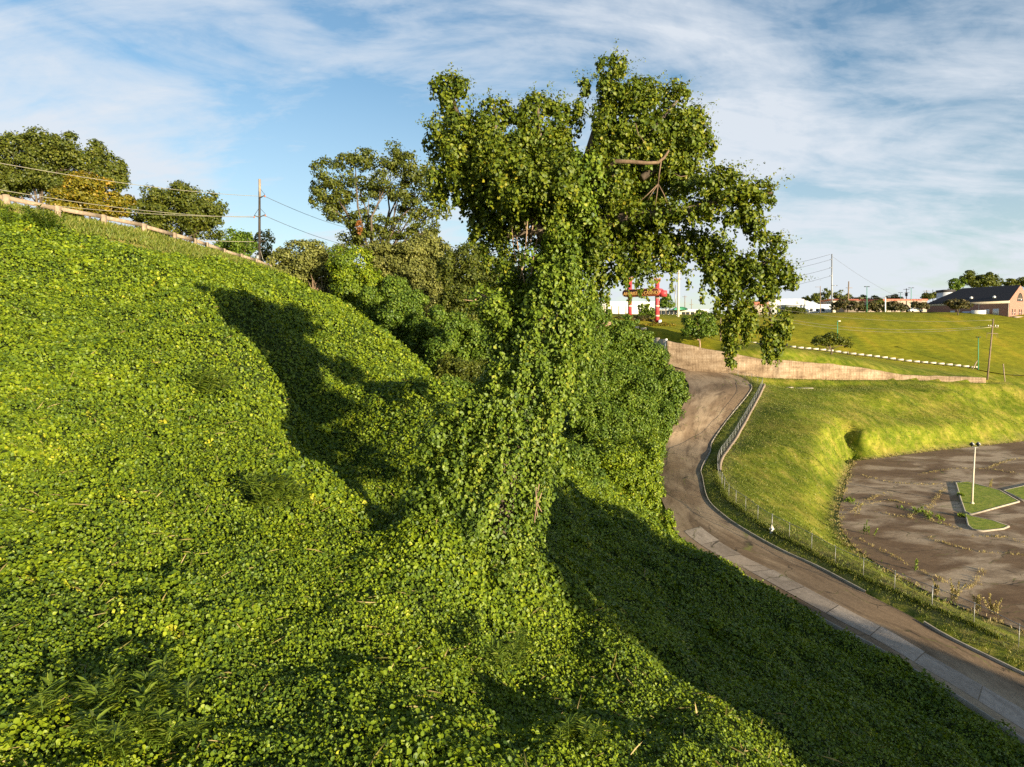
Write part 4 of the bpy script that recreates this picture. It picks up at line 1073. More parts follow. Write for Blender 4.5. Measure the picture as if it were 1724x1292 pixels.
sr('pointed shrub at the outside of the road bend', [(1125, 640, 26, 20), (1142, 652, 18, 14), (1105, 655, 28, 22), (1130, 670, 24, 20)], 104, .27)
sr('large rounded shrub in the middle of the roadside thicket', [(1040, 645, 42, 34), (1075, 650, 34, 30), (1010, 630, 34, 34), (1060, 680, 38, 30)], 92, .25)
sr('shrub overhanging the road edge where the road narrows', [(1100, 690, 30, 26), (1080, 715, 34, 26), (1118, 705, 18, 18)], 96, .25)
sr('dark-gapped shrub close to the right side of the trunk', [(1000, 700, 34, 36), (1030, 715, 32, 32), (985, 670, 26, 34), (1010, 745, 32, 26)], 76, .21, 1.7)
sr('sunlit leafy shrub just above the shaded slope', [(1040, 770, 40, 32), (1075, 765, 34, 32), (1010, 780, 34, 30), (1060, 805, 40, 24), (1092, 795, 24, 26)], 70, .20, 2.0, 'kudzu')
sr('low sunlit shrub touching the road edge', [(1090, 750, 22, 22), (1102, 830, 18, 18), (1085, 825, 26, 20)], 80, .20, 2.0, 'kudzu')
sr('leafy mound between the trunk and the shaded slope', [(965, 780, 34, 36), (990, 810, 30, 26), (955, 815, 28, 22)], 60, .18)
G_D = 'vine-covered bumps on the shaded slope'
def sd_(label, blobs, Y, leaf=.16, cover=1.9, mat='kudzu'): return sh(label, [(u, v - rv * .35, ru, rv * 1.15) for u, v, ru, rv in blobs], Y, leaf * 1.1, cover, mat, group=G_D, nsub=12, sub=.36)
sd_('broad vine-covered hump on the shaded slope below the sunlit shrubs', [(1050, 905, 44, 28), (1085, 912, 34, 28), (1015, 890, 34, 22)], 46)
sd_('dark bush at the road edge below the low sunlit shrub', [(1125, 885, 16, 16), (1115, 905, 18, 16)], 58, .18)
sd_('dark bush spilling towards the road halfway down the shaded slope', [(1250, 1020, 34, 26), (1275, 1035, 22, 22), (1220, 1010, 24, 18)], 43, .16)
sd_('vine-covered bump under the road-side dark bush', [(1180, 985, 30, 18), (1150, 965, 22, 14)], 46, .16)
sd_('low leafy hump in the shade near the bottom edge', [(1120, 1190, 60, 26), (1190, 1180, 50, 28)], 20.5, .13)

for lab, bl, Y, lf in [('vine hump close to the right side of the tree foot, in shade', [(945, 905, 26, 20), (970, 920, 26, 18)], 33, .13), ('long vine hump across the middle of the shaded slope', [(1090, 985, 44, 22), (1150, 1010, 40, 20), (1040, 970, 34, 18)], 36, .14),
                        ('rounded vine hump low on the shaded slope', [(1210, 1085, 40, 26), (1250, 1100, 34, 20)], 29, .13), ('vine hump at the border of light and shade below the tree foot', [(985, 1040, 34, 22), (1015, 1060, 30, 18)], 25, .12),
                        ('dark bushy hump near the bottom right of the shaded slope', [(1330, 1170, 46, 24), (1380, 1190, 36, 18)], 27, .13), ('small bushy hump beside the concrete lane in the shade', [(1330, 1075, 26, 16)], 39, .14)]:
    sd_(lab, bl, Y, lf, 1.8)
# dead dry stems under the first shrub
mb = MB()
for _ in range(26):
    b = at(rng.uniform(525, 575), 492, 90.5); b[2] = gh(b[0], b[1])
    e = b + np.array([rng.normal() * .5, rng.normal() * .3, rng.uniform(.8, 2.6)])
    mb.tube([b, (b + e) / 2 + unit(1)[0] * .2, e], [.05, .035, .012], 5)
st = mb.build('dead_stem', M['pale_bark'], s1, world=True); st['kind'] = 'stuff'; st['label'] = 'bleached dead stems under the shrub'
# broken log and grey limb
b0 = at(1000, 553, 99); root = empty('broken_log', b0, 'pale broken log sticking out of the shrubs right of the trunk', 'log')
mb = MB(); mb.tube([at(985, 560, 99.5), at(1005, 551, 98.3), at(1027, 543, 97)], [.42, .38, .34], 12); mb.build('log', M['pale_bark'], root, world=True, smooth_=True)
mb = MB(); mb.tube([at(1004, 551, 98.3), at(1000, 543, 98.2), at(999, 536, 98.2)], [.12, .09, .03], 8); mb.build('branch_stub', M['pale_bark'], root, world=True, smooth_=True)
b0 = at(800, 505, 71); root = empty('dead_limb', b0, 'bare grey limb poking out of the dark olive shrub', 'branch')
mb = MB(); mb.tube([at(806, 503, 71.6), at(795, 507, 71.2), at(782, 505, 70.8)], [.10, .08, .05], 8); mb.build('limb', M['pale_bark'], root, world=True)

# tall weeds that stand out of the vines
def weed(label, u, v, Y, h, nst, leaf, spread, mat='weed'):
    b = at(u, v, Y); b[2] = gh(b[0], b[1])
    root = empty('weed', b, label, 'weed', 'tall weeds growing out of the vines')
    L_ = []
    for _ in range(nst):
        o_ = np.array([rng.normal() * spread * .5, rng.normal() * spread * .5, 0]); lean = np.array([rng.normal() * .22, rng.normal() * .22, 1.0])
        H = h * rng.uniform(.65, 1.1); top = b + o_ + lean * H
        mb = MB(); mb.tube([b + o_, b + o_ + lean * H * .5, top], [.012, .009, .004], 5); mb.build('stem', M[mat], root, world=True)
        m = 46
        t = rng.uniform(.35, 1.02, m); P = b + o_ + lean * (H * t)[:, None]
        az = rng.uniform(0, 2 * math.pi, m); dirs = np.c_[np.cos(az), np.sin(az), rng.uniform(-.2, .5, m)]
        P = P + dirs * leaf * .55
        Nn = np.c_[-np.cos(az) * .4, -np.sin(az) * .4, np.ones(m)] + .2 * rng.standard_normal((m, 3))
        L_.append((P, Nn, leaf * rng.uniform(.7, 1.2, m), LEAF_C * np.array([1.6, 1, 1]), dirs, np.clip(.5 + .25 * rng.standard_normal(m), 0, 1)))
    Vs, Qs, R, k = [], [], [], 0
    for P, Nn, s_, shp, dirs, rd in L_:
        V, Q = leaf_arrays(P, Nn, s_, shp, 1.4, up=dirs); Vs.append(V); Qs.append(Q + k); k += len(V); R.append(np.repeat(rd, 2))
    mesh_obj('foliage', np.concatenate(Vs), np.concatenate(Qs), M[mat], root, attr={'rnd': ('FACE', np.concatenate(R))}, world=True)
weed('tall spiky-leaved weed casting a dark shadow left of the tree foot', 462, 905, 20.2, 1.25, 13, .26, .8)
weed('broad patch of spiky-leaved weeds at the bottom left of the slope', 200, 1235, 11.2, .75, 18, .22, 1.1)
weed('small spiky weed beside the bottom-left weed patch', 262, 1262, 10.7, .55, 7, .2, .5)
weed('pale feathery weed low in the middle of the lit slope', 850, 1115, 15.6, .8, 10, .17, .6)
weed('feathery weed at the border of light and shade near the bottom', 965, 1215, 12.9, .6, 8, .16, .5)
weed('single weed clump half way up the lit slope', 350, 705, 29.5, 1.3, 9, .3, .8)
weed('upright shoots standing on the spur against the shaded hollow', 545, 815, 27.5, 1.5, 10, .24, 1.0, 'kudzu')
weed('pale shoots on the spur edge high up against the shade', 432, 540, 43, 1.3, 6, .3, .6, 'pale')
weed('dark bush poking up at the grass bank under the second guardrail post', 68, 392, 49.5, 1.7, 18, .34, 1.3, 'mound')

# ------------------------------------------------------------------ guard rail on the bluff
GRn = GUARD.copy()
gr = empty('guardrail', GRn[4], 'weathered concrete-post guardrail running along the top of the bluff', 'guardrail')
def dir2(P, i):
    a = P[max(i - 1, 0)]; b = P[min(i + 1, len(P) - 1)]; d = (b - a)[:2]; return d / np.linalg.norm(d)
PH = 0.86
ptops = []
for i, p in enumerate(GRn):
    d = dir2(GRn, i); z = p[2] + 0.02
    w = 0.46 if i < 6 else 0.36
    mb = MB(); mb.box((p[0], p[1], z + PH / 2 - .15), (w, .24, PH + .3), math.atan2(d[1], d[0]))
    mb.box((p[0], p[1], z + PH + .012), (w - .06, .18, .03), math.atan2(d[1], d[0]))
    mb.build('post', M['postcon'], gr, world=True); ptops.append((p[0], p[1], z + PH))
ptops = np.array(ptops)
for i in range(len(ptops) - 1):
    a, b = ptops[i], ptops[i + 1]; d = b - a; L2 = np.linalg.norm(d[:2]); t = d / L2; nrm = np.array([-t[1], t[0], 0]) / np.linalg.norm(t[:2])
    a2 = a + t * .24; b2 = b - t * .24
    mb = MB()
    for zz0, zz1 in ((-.36, -.04),):
        V = []
        for P in (a2, b2):
            sag = rng.normal() * .02
            for off in (-.07, .07):
                for zz in (zz0, zz1): V.append(P + nrm * off + np.array([0, 0, zz + sag]))
        mb.add(np.array(V), [(0, 1, 3, 2), (4, 6, 7, 5), (0, 4, 5, 1), (2, 3, 7, 6), (1, 5, 7, 3), (0, 2, 6, 4)])
    mb.build('rail', M['postcon'], gr, world=True)
# red painted kerb on the road behind it
kp_ = resample(GUARD[:8] + np.array([-1.7, .5, .1]), 40)
dk = np.gradient(kp_[:, :2], axis=0); dk /= np.linalg.norm(dk, axis=1)[:, None]
kerb('kerb', kp_, .35, .52, M['redkerb'], np.c_[-dk[:, 1], dk[:, 0], np.zeros(len(dk))], base=-.6)

# ------------------------------------------------------------------ chain-link fence
def chain_mat():
    m, nt, N, L = new_mat('chain_link')
    out = N('ShaderNodeOutputMaterial'); p = N('ShaderNodeBsdfPrincipled'); p.inputs['Base Color'].default_value = (.42, .42, .42, 1); p.inputs['Metallic'].default_value = .6; p.inputs['Roughness'].default_value = .45
    t = N('ShaderNodeBsdfTransparent'); mi = N('ShaderNodeMixShader'); L(mi.outputs[0], out.inputs[0]); L(t.outputs[0], mi.inputs[1]); L(p.outputs[0], mi.inputs[2])
    uvn = N('ShaderNodeUVMap'); sp = N('ShaderNodeSeparateXYZ'); L(uvn.outputs[0], sp.inputs[0])
    def mm(op, a, b):
        x = N('ShaderNodeMath'); x.operation = op
        for i, q in enumerate((a, b)):
            if isinstance(q, (int, float)): x.inputs[i].default_value = q
            else: L(q, x.inputs[i])
        return x.outputs[0]
    s1_ = mm('LESS_THAN', mm('FRACT', mm('MULTIPLY', mm('ADD', sp.outputs[0], sp.outputs[1]), 14.0), 0), .075)
    s2_ = mm('LESS_THAN', mm('FRACT', mm('MULTIPLY', mm('SUBTRACT', sp.outputs[0], sp.outputs[1]), 14.0), 0), .075)
    L(mm('MAXIMUM', s1_, s2_), mi.inputs[0])
    return m
M['chain'] = chain_mat()
FS = resample(FENCE, 220)
for i in range(len(FS)): pass
FS[:, 2] = ground_h(FS[:, 0], FS[:, 1])
fl = np.r_[0, np.cumsum(np.linalg.norm(np.diff(FS, axis=0), axis=1))]
FH = 1.5
fence = empty('chain_link_fence', FS[80], 'grey chain-link fence following the kerb between the road and the lawn', 'fence')
np_ = int(fl[-1] / 3.0)
for k in range(np_ + 1):
    s = fl[-1] * k / np_; P = np.array([np.interp(s, fl, FS[:, j]) for j in range(3)])
    r = .040 if k % 6 == 3 else .024
    mb = MB(); mb.tube([P + [0, 0, -.2], P + [0, 0, FH + .06]], r, 8); mb.tube([P + [0, 0, FH + .055], P + [0, 0, FH + .11]], [r * 1.35, r * .5], 8)
    mb.build('post', M['steel'], fence, world=True)
mb = MB(); mb.tube(FS + np.array([0, 0, FH]), .022, 6); mb.build('top_rail', M['steel'], fence, world=True)
fi = [int(np.argmin(np.linalg.norm(FS - f_, axis=1))) for f_ in (FENCE[13], FENCE[18])]
mb = MB(); fo = FS[fi[0]:fi[1]]
dfo = np.gradient(fo[:, :2], axis=0); dfo /= np.linalg.norm(dfo, axis=1)[:, None]; nfo = np.c_[-dfo[:, 1], dfo[:, 0], np.zeros(len(fo))]
prof = [(-.22, -.5), (-.22, .30), (.22, .32), (.22, -.8)]
V = np.concatenate([fo - nfo * .32 + nfo * a_ + np.array([0, 0, b_]) for a_, b_ in prof]); q = np.arange(4 * len(fo)).reshape(4, len(fo))
mesh_obj('footing', V, np.stack([q[:-1, :-1], q[:-1, 1:], q[1:, 1:], q[1:, :-1]], -1).reshape(-1, 4), M['postcon'], fence, world=True)
n = len(FS)
mesh_obj('wire_mesh', np.r_[FS + [0, 0, .04], FS + [0, 0, FH - .02]], np.stack([np.arange(n - 1), np.arange(1, n), np.arange(n + 1, 2 * n), np.arange(n, 2 * n - 1)], -1), M['chain'], fence, uv=np.r_[np.c_[fl, fl * 0], np.c_[fl, fl * 0 + FH]], world=True)

# ------------------------------------------------------------------ retaining wall and panel wall
def wall_mat(name, c0, c1, c2, streak=True):
    m, nt, N, L = new_mat(name)
    out = N('ShaderNodeOutputMaterial'); p = N('ShaderNodeBsdfPrincipled'); L(p.outputs[0], out.inputs[0])
    uvn = N('ShaderNodeUVMap')
    def noise(scale, st, detail=5):
        mp = N('ShaderNodeMapping'); L(uvn.outputs[0], mp.inputs[0]); mp.inputs['Scale'].default_value = (*st, 1)
        q = N('ShaderNodeTexNoise'); L(mp.outputs[0], q.inputs['Vector']); q.inputs['Scale'].default_value = scale; q.inputs['Detail'].default_value = detail; q.inputs['Roughness'].default_value = .65
        return q.outputs['Fac']
    r1 = ramp_node(nt, [(.3, c0), (.5, c1), (.7, c2)]); L(noise(.55, (.35, 1)), r1.inputs[0])
    r2 = ramp_node(nt, [(.3, (.55, .5, .45)), (.62, (1.1, 1.1, 1.1))]); L(noise(1.6, (1.6, .18)), r2.inputs[0])
    b = N('ShaderNodeTexBrick'); L(uvn.outputs[0], b.inputs['Vector']); b.inputs['Scale'].default_value = 1.0
    b.inputs['Brick Width'].default_value = .75; b.inputs['Row Height'].default_value = .42; b.inputs['Mortar Size'].default_value = .03
    b.inputs['Color1'].default_value = (1, 1, 1, 1); b.inputs['Color2'].default_value = (.8, .78, .75, 1); b.inputs['Mortar'].default_value = (.5, .45, .4, 1)
    def mul(f, a, c):
        x = N('ShaderNodeMix'); x.data_type = 'RGBA'; x.blend_type = 'MULTIPLY'; x.inputs[0].default_value = f; L(a, x.inputs[6]); L(c, x.inputs[7]); return x.outputs[2]
    L(mul(.7, mul(.9, r1.outputs[0], r2.outputs[0]), b.outputs[0]), p.inputs['Base Color'])
    p.inputs['Roughness'].default_value = .95
    bp = N('ShaderNodeBump'); bp.inputs['Strength'].default_value = .6; bp.inputs['Distance'].default_value = .08; L(noise(3, (1, 1)), bp.inputs['Height']); L(bp.outputs[0], p.inputs['Normal'])
    return m
M['rwall'] = wall_mat('retaining_wall_stone', (.20, .13, .075), (.42, .30, .19), (.56, .43, .30))
nW = 90
WT, WB = resample(np.c_[WALL_TOP, WALL_BOT], nW)[:, :3], resample(np.c_[WALL_TOP, WALL_BOT], nW)[:, 3:]
WT = WT + np.c_[np.zeros((nW, 2)), .10 * fbm(np.c_[np.arange(nW) * .35, np.zeros(nW)], 3)]
wl = np.r_[0, np.cumsum(np.linalg.norm(np.diff(WT[:, :2], axis=0), axis=1))]
dW = np.gradient(WT[:, :2], axis=0); dW /= np.linalg.norm(dW, axis=1)[:, None]; back = np.c_[-dW[:, 1], dW[:, 0], np.zeros(nW)]
rows = [WB + [0, 0, -1.0], WT, WT + back * 1.2, WB + back * 1.2 + [0, 0, -1.0]]
V = np.concatenate(rows); UV = np.concatenate([np.c_[wl, rows[0][:, 2]], np.c_[wl, rows[1][:, 2]], np.c_[wl, rows[1][:, 2] + 1.2], np.c_[wl, rows[3][:, 2]]])
q = np.arange(4 * nW).reshape(4, nW)
Q = np.stack([q[:-1, :-1], q[:-1, 1:], q[1:, 1:], q[1:, :-1]], -1).reshape(-1, 4)
rw = mesh_obj('retaining_wall', V, [Q, np.array([[0, nW, 2 * nW, 3 * nW], [nW - 1, 4 * nW - 1, 3 * nW - 1, 2 * nW - 1]])], M['rwall'], uv=UV)
tag(rw, 'long stained stone retaining wall curving below the grassy hill', 'retaining wall')
# concrete panels that carry on to the left of it
pw = empty('concrete_panel_wall', at(1121, 600, 180.5), 'pale concrete panel wall stepping down to the left end of the stone retaining wall', 'wall')
pan = [(1062, 560, 1073, 196), (1073, 562, 1085, 194), (1085, 566, 1098, 191), (1098, 568.5, 1110, 188), (1110, 571, 1121.5, 184.5)]
for i, (u0, v0, u1, Y) in enumerate(pan):
    Y2 = pan[i + 1][3] if i + 1 < len(pan) else 181.0
    a = at(u0, v0, Y); b = at(u1, v0 + 1.2, Y2); zt = min(a[2], b[2]) + .12
    d = (b - a)[:2]; Lp = np.linalg.norm(d)
    mb = MB(); mb.box(((a[0] + b[0]) / 2, (a[1] + b[1]) / 2, zt - 4), (Lp - .06, .3, 8), math.atan2(d[1], d[0])); mb.build('panel', M['concrete'], pw, world=True)
a = at(1121.5, 571.5, 181.0); mb = MB(); mb.box((a[0], a[1], a[2] - 4), (.5, .5, 8.3), .3); mb.build('end_post', M['white'], pw, world=True)
# slab lying on the lawn below the wall
a = at(1355, 645, 158); z = gh(a[0], a[1]); sl = MB(); sl.box((a[0], a[1], z + .08), (3.6, 1.1, .25), -.1); sl.box((a[0] - 3.2, a[1] + .6, z + .14), (1.2, 1.0, .4), .5)
tag(sl.build('concrete_slab', M['concrete'], None), 'pale broken concrete slab lying on the lawn below the retaining wall', 'concrete slab')
# drain headwall where the lawn meets the bright bank
a = at(1424, 716, 125); z = gh(a[0], a[1])
dz0 = gh(63.6, 130.2)
hw_ = empty('drain_headwall', (63.7, 129.6, dz0 - 2.6), 'dark drain opening with a pale concrete surround between the lawn and the bright bank', 'drain')
mb = MB(); mb.box((63.7, 129.9, dz0 - 1.5), (2.6, .5, 2.4), .3); mb.build('surround', M['concrete'], hw_, world=True)
mb = MB(); mb.tube([(63.62, 129.75, dz0 - 1.7), (63.5, 129.5, dz0 - 1.7)], .85, 18); mb.build('opening', M['glassdark'], hw_, world=True)  # solid dark disc: the shade inside the drain is put into its colour

# ------------------------------------------------------------------ hydrant, floodlight pole
hb = atz(1299, 895, -18.75); hb[2] = gh(hb[0], hb[1])
hy = empty('fire_hydrant', hb, 'small white fire hydrant on the verge beside the chain-link fence', 'fire hydrant')
mb = MB(); x, y, z = hb
mb.tube([(x, y, z - .1), (x, y, z + .05), (x, y, z + .06), (x, y, z + .50), (x, y, z + .52), (x, y, z + .56)], [.17, .17, .115, .115, .16, .16], 14); mb.build('barrel', M['white'], hy, world=True, smooth_=False)
mb = MB(); mb.tube([(x, y, z + .56), (x, y, z + .66), (x, y, z + .73), (x, y, z + .745), (x, y, z + .82)], [.145, .13, .06, .04, .04], 14); mb.build('bonnet', M['cream'], hy, world=True)
for dx, dy, rr in ((.2, 0, .06), (-.2, 0, .06), (0, -.22, .08)):
    mb = MB(); mb.tube([(x + dx * .4, y + dy * .4, z + .40), (x + dx, y + dy, z + .40)], rr, 10); mb.tube([(x + dx, y + dy, z + .40), (x + dx * 1.18, y + dy * 1.18, z + .40)], rr * 1.2, 6); mb.build('nozzle', M['white'], hy, world=True)

pb = atz(1636.5, 848, Z_LOT + .15)
fp = empty('floodlight_pole', pb, 'tall pale pole with two floodlight heads standing on the grass traffic island', 'light pole')
ph = (848 - 751) / F * pb[1]
mb = MB(); mb.tube([pb + [0, 0, -.2], pb + [.0, 0, ph * .5], pb + [.07, 0, ph]], [.13, .105, .075], 12); mb.tube([pb, pb + [0, 0, .12]], .24, 12); mb.build('pole', M['cream'], fp, world=True, smooth_=True)
tp = pb + np.array([.07, 0, ph])
mb = MB(); mb.tube([tp + [-.38, 0, -.02], tp + [.38, 0, -.02]], .04, 8); mb.tube([tp + [-.34, 0, -.02], tp + [-.36, 0, .2]], .03, 6); mb.tube([tp + [.34, 0, -.02], tp + [.36, 0, .2]], .03, 6); mb.build('crossbar', M['steel'], fp, world=True)
for sgn in (-1, 1):
    c_ = tp + np.array([sgn * .40, 0, .42])
    mb = MB()
    ang = .5 if sgn < 0 else -.15
    f_ = np.array([-math.cos(ang) * .8, -.5, -.35]); f_ /= np.linalg.norm(f_)
    mb.tube([c_ - f_ * .16, c_ - f_ * .05, c_ + f_ * .16], [.15, .27, .33], 4, True); o = mb.build('floodlight', M['steel'], fp, world=True)
    mb = MB(); mb.tube([c_ + f_ * .16, c_ + f_ * .175], .29, 4); mb.build('lens', M['glassdark'], o); bpy.context.view_layer.update()
    o.children[0].data.transform(__import__('mathutils').Matrix.Translation(-Vector(fp.location)))

# ------------------------------------------------------------------ poles and wires
def pole(label, u, vt, vb, Y, r, mat, name='utility_pole', cat='utility pole', group=None, base=None, lean_u=None, ub=None, root=None):
    b = at(ub if ub is not None else u, vb, Y); t = at(u, vt, Y)
    gz_ = gh(b[0], b[1])
    if base == 'ground': b[2] = gz_
    root = empty(name, (b[0], b[1], b[2]), label, cat, group)
    mb = MB(); mb.tube([b + [0, 0, -.4], b * .5 + t * .5, t], [r, r * .88, r * .72], 12); mb.build('pole', M[mat], root, world=True, smooth_=True)
    return root, b, t
def bar(root, name, pts, r, mat, seg=6):
    mb = MB(); mb.tube([np.asarray(p, float) for p in pts], r, seg); return mb.build(name, M[mat], root, world=True)
WIRES = 'overhead wires'
def wire(label, a, b, sag, r, mat='wire', group=None):
    a, b = np.asarray(a, float), np.asarray(b, float); t = np.linspace(0, 1, 24)[:, None]
    P = a + (b - a) * t - np.array([0, 0, 1.0]) * sag * 4 * t * (1 - t)
    mb = MB(); mb.tube(P - a, r, 5, True); o = mb.build('wire', M[mat], None); o.location = tuple(a)
    return tag(o, label, 'wire', group)
# left utility pole
up, b, t = pole('dark wooden utility pole with angled brackets behind the guardrail', 437, 303, 470, 96, .19, 'dark_pole', base='ground')
k96 = 96 / F
def q96(u, v, dy=0): return at(u, v, 96 + dy)
bar(up, 'pole_top', [q96(437, 302), q96(437.4, 332)], .155, 'postcon', 10)
bar(up, 'bracket', [q96(437, 334), q96(446, 329)], .075, 'darkmetal'); bar(up, 'brace', [q96(438, 318), q96(446, 328)], .03, 'darkmetal')
bar(up, 'bracket', [q96(437, 366), q96(428, 363.5)], .075, 'darkmetal'); bar(up, 'bracket', [q96(437, 366), q96(447, 361.5)], .075, 'darkmetal')
bar(up, 'brace', [q96(436, 351), q96(428.5, 362.5)], .03, 'darkmetal'); bar(up, 'brace', [q96(438, 351), q96(446.5, 360)], .03, 'darkmetal')
for u, v in ((446, 331), (428, 366), (447, 363.5)): bar(up, 'insulator', [q96(u, v - 1.5), q96(u, v + 1.2)], .09, 'rust', 8)
bar(up, 'crossarm', [q96(428, 407, -.2), q96(447, 406, -.2)], .07, 'dark_pole'); bar(up, 'crossarm', [q96(429, 418, -.2), q96(446, 417, -.2)], .06, 'dark_pole')
bar(up, 'transformer', [q96(433.5, 430, -.4), q96(433.5, 438, -.4)], .24, 'steel', 12)
bar(up, 'guy_wire', [q96(438, 420), q96(447, 452)], .03, 'wire', 5)
wire('topmost wire from the left edge to the utility pole', at(-300, 215, 48), q96(446, 331), .9, .030)
wire('middle pale wire from the left edge to the utility pole', at(-300, 262, 46), q96(428, 366), 1.0, .030)
wire('lowest pale wire skimming the guardrail to the utility pole', at(-300, 296, 46), q96(447, 364), .9, .026)
wire('short pale wire low beside the utility pole', at(320, 403, 88), q96(429, 407), .1, .03)
wire('upper thin wire from the utility pole to the open-crowned tree', q96(446, 331), at(640, 392, 190), 1.2, .035, 'wiredark')
wire('lower thin wire from the utility pole to the open-crowned tree', q96(447, 364), at(640, 420, 190), 1.2, .035, 'wiredark')
# right: leaning wooden pole above the end of the retaining wall
rp, b, t = pole('leaning wooden utility pole with cross arms at the right end of the retaining wall', 1672.5, 537, 633, 161, .20, 'wood_pole', ub=1662.5, base='ground')
def q161(u, v, dy=0): return at(u, v, 161 + dy)
bar(rp, 'crossarm', [q161(1663, 549, -.4), q161(1681, 552, .4)], .07, 'wood_pole'); bar(rp, 'crossarm', [q161(1661, 561, -.4), q161(1680, 562, .4)], .07, 'wood_pole')
for u in (1664, 1668, 1676, 1680): bar(rp, 'insulator', [q161(u, 547.5), q161(u, 550.5)], .10, 'white')
for u0, v0, u1, v1 in ((1675, 545, 1677, 553), (1662, 562, 1660.5, 570), (1676, 562, 1678, 569), (1679, 562, 1680.5, 569)): bar(rp, 'brace', [q161(u0, v0), q161(u1, v1)], .035, 'wood_pole')
hp2, b2, t2 = pole('pale wooden pole seen through the hanging leaves above the retaining wall', 1213, 500, 580, 192, .22, 'wood_pole')
wire('golden wire across the hill, upper of the pair at the leaning pole', at(1213, 512, 192), q161(1665, 549.5), 3.2, .035)
wire('golden wire across the hill, lower of the pair at the leaning pole', at(1213, 514, 192), q161(1669, 551), 3.7, .035)
wire('single golden wire high on the hill to the top of the leaning pole', at(1213, 500, 192), q161(1672, 539), 2.6, .028)
# hill lamps and stakes
def lamp(label, u, vt, vb, Y, r, heads, mat='greenpaint', group='green lamp posts on the hill'):
    root, b, t = pole(label, u, vt, vb, Y, r, mat, 'lamp_post', 'lamp post', group, 'ground')
    for dx in heads:
        mb = MB(); mb.box(t + np.array([dx, 0, .02]), (max(.75, abs(dx) * .9), .42, .22)); mb.build('lamp_head', M['white' if len(heads) == 1 else 'darkmetal'], root, world=True)
        if len(heads) > 1: pass
    return root
lamp('short green lamp post with one pale head on the hill above the flat-topped tree', 1410, 541, 573, 201, .14, [.45])
lamp('thin green post beside the end of the hill guardrail', 1647, 568, 622, 181, .13, [.2, -.2])
lamp('green twin-headed lamp post between the reddish trees on the hilltop', 1459.5, 483, 529, 246, .13, [-.55, .55])
lamp('twin-headed lamp post left of the brick building', 1534, 485, 526, 285, .13, [-.7, .7])
lamp('farthest small lamp post between the two hilltop utility poles', 1516, 493, 526, 330, .13, [-.6, .6])
for lab, u0, v0, u1, v1, Y in (('pale slanted stake leaning on the thin green post', 1645, 608, 1637, 623, 181), ('lone pale slanted stake in the grass right of the leaning pole', 1689, 614, 1693, 630, 172)):
    a = at(u1, v1, Y); a[2] = gh(a[0], a[1]); e = at(u0, v0, Y); mb = MB(); mb.tube([np.zeros(3), e - a], .13, 8); mb.tube([(e - a) * .97, (e - a) * 1.03], .15, 8)
    o = mb.build('stake', M['postcon'], None); o.location = tuple(a); tag(o, lab, 'stake')
# hilltop poles
def up_pole(label, u, vt, vb, Y, r, mat, arms, ub=None, grp='utility poles along the hilltop road'):
    root, b, t = pole(label, u, vt, vb, Y, r, mat, group=grp, ub=ub)
    for (v, du0, du1, rr) in arms: bar(root, 'crossarm', [at(u + du0, v, Y - .3), at(u + du1, v, Y - .3)], rr, 'wood_pole' if mat != 'steel' else 'steel')
    return root
tall = up_pole('very tall grey steel transmission pole on the hilltop', 1400.5, 428, 530, 262, .30, 'steel', [(437, 0, -3, .10), (451, 0, -4, .10), (464.5, 0, -4, .10), (481, 0, 10, .09)])
for i, (v, lab) in enumerate([(428.5, 'top thin wire left of the tall steel pole'), (437.5, 'second thin wire left of the tall steel pole'), (451.5, 'third thin wire left of the tall steel pole'), (465, 'lowest thin wire left of the tall steel pole')]):
    wire(lab, at(1398, v, 262), at(1180, v + 30, 300), 2.2, .05, 'wiredark')
wire('thin wire falling right from the tall steel pole', at(1401, 432, 262), at(1560, 520, 330), 2.0, .035, 'wiredark')
wire('thin wire between the hilltop poles left of the brick building', at(1401, 496, 262), at(1525, 495, 330), 1.5, .045, 'wiredark')
up_pole('sunlit brown wooden pole right of the tall steel pole', 1429, 474, 530, 258, .28, 'wood_pole', [(485, -5, 6, .09), (495, -3, 4, .07)], ub=1427)
up_pole('thin wooden street light pole left of the tall steel pole', 1381, 482, 530, 252, .16, 'wood_pole', [(483.5, 0, -9, .06)])
up_pole('thin pole in front of the white hall', 1313.5, 503, 528, 250, .13, 'wood_pole', [])
up_pole('thick white pole between the reddish hilltop trees', 1490.5, 501, 529, 248, .24, 'white', [(501, -4, 0, .06)])
p7 = up_pole('distant utility pole carrying a dark transformer', 1526, 486, 527, 330, .22, 'dark_pole', [(487.5, -5, 5, .10), (493, -3, 5, .10)])
bar(p7, 'transformer', [at(1526, 493.5, 329.4), at(1526, 499, 329.4)], .55, 'darkmetal', 10)
up_pole('distant utility pole with a long cross arm left of the brick building', 1560, 489, 527, 340, .20, 'dark_pole', [(490.5, -6, 5, .10), (495, -5, 4, .10)])
up_pole('plain thin pole rising behind the brick building hip', 1570.5, 488, 527, 345, .16, 'dark_pole', [])
up_pole('thick tan wooden pole right of the casino sign', 1143, 455, 541, 232, .46, 'cream', [(470, -5, 5, .10), (461, -4, 4, .10)], ub=1141.5)
hf = up_pole('grey two-legged pole frame behind the tan pole', 1127.5, 480, 522, 300, .22, 'steel', [(482, 0, 12, .12)])
bar(hf, 'pole', [at(1137, 522, 300), at(1137, 480, 300)], .22, 'steel', 10); bar(hf, 'crossarm', [at(1127, 490, 299.7), at(1140, 490, 299.7)], .1, 'steel')
up_pole('small distant cross-armed pole right of the tan pole', 1153, 498, 522, 340, .20, 'wood_pole', [(500, -4, 4, .1)])
up_pole('slender distant pole under the hanging curtain of leaves', 1164, 504, 524, 345, .15, 'wood_pole', [(513, -3, 3, .1)])

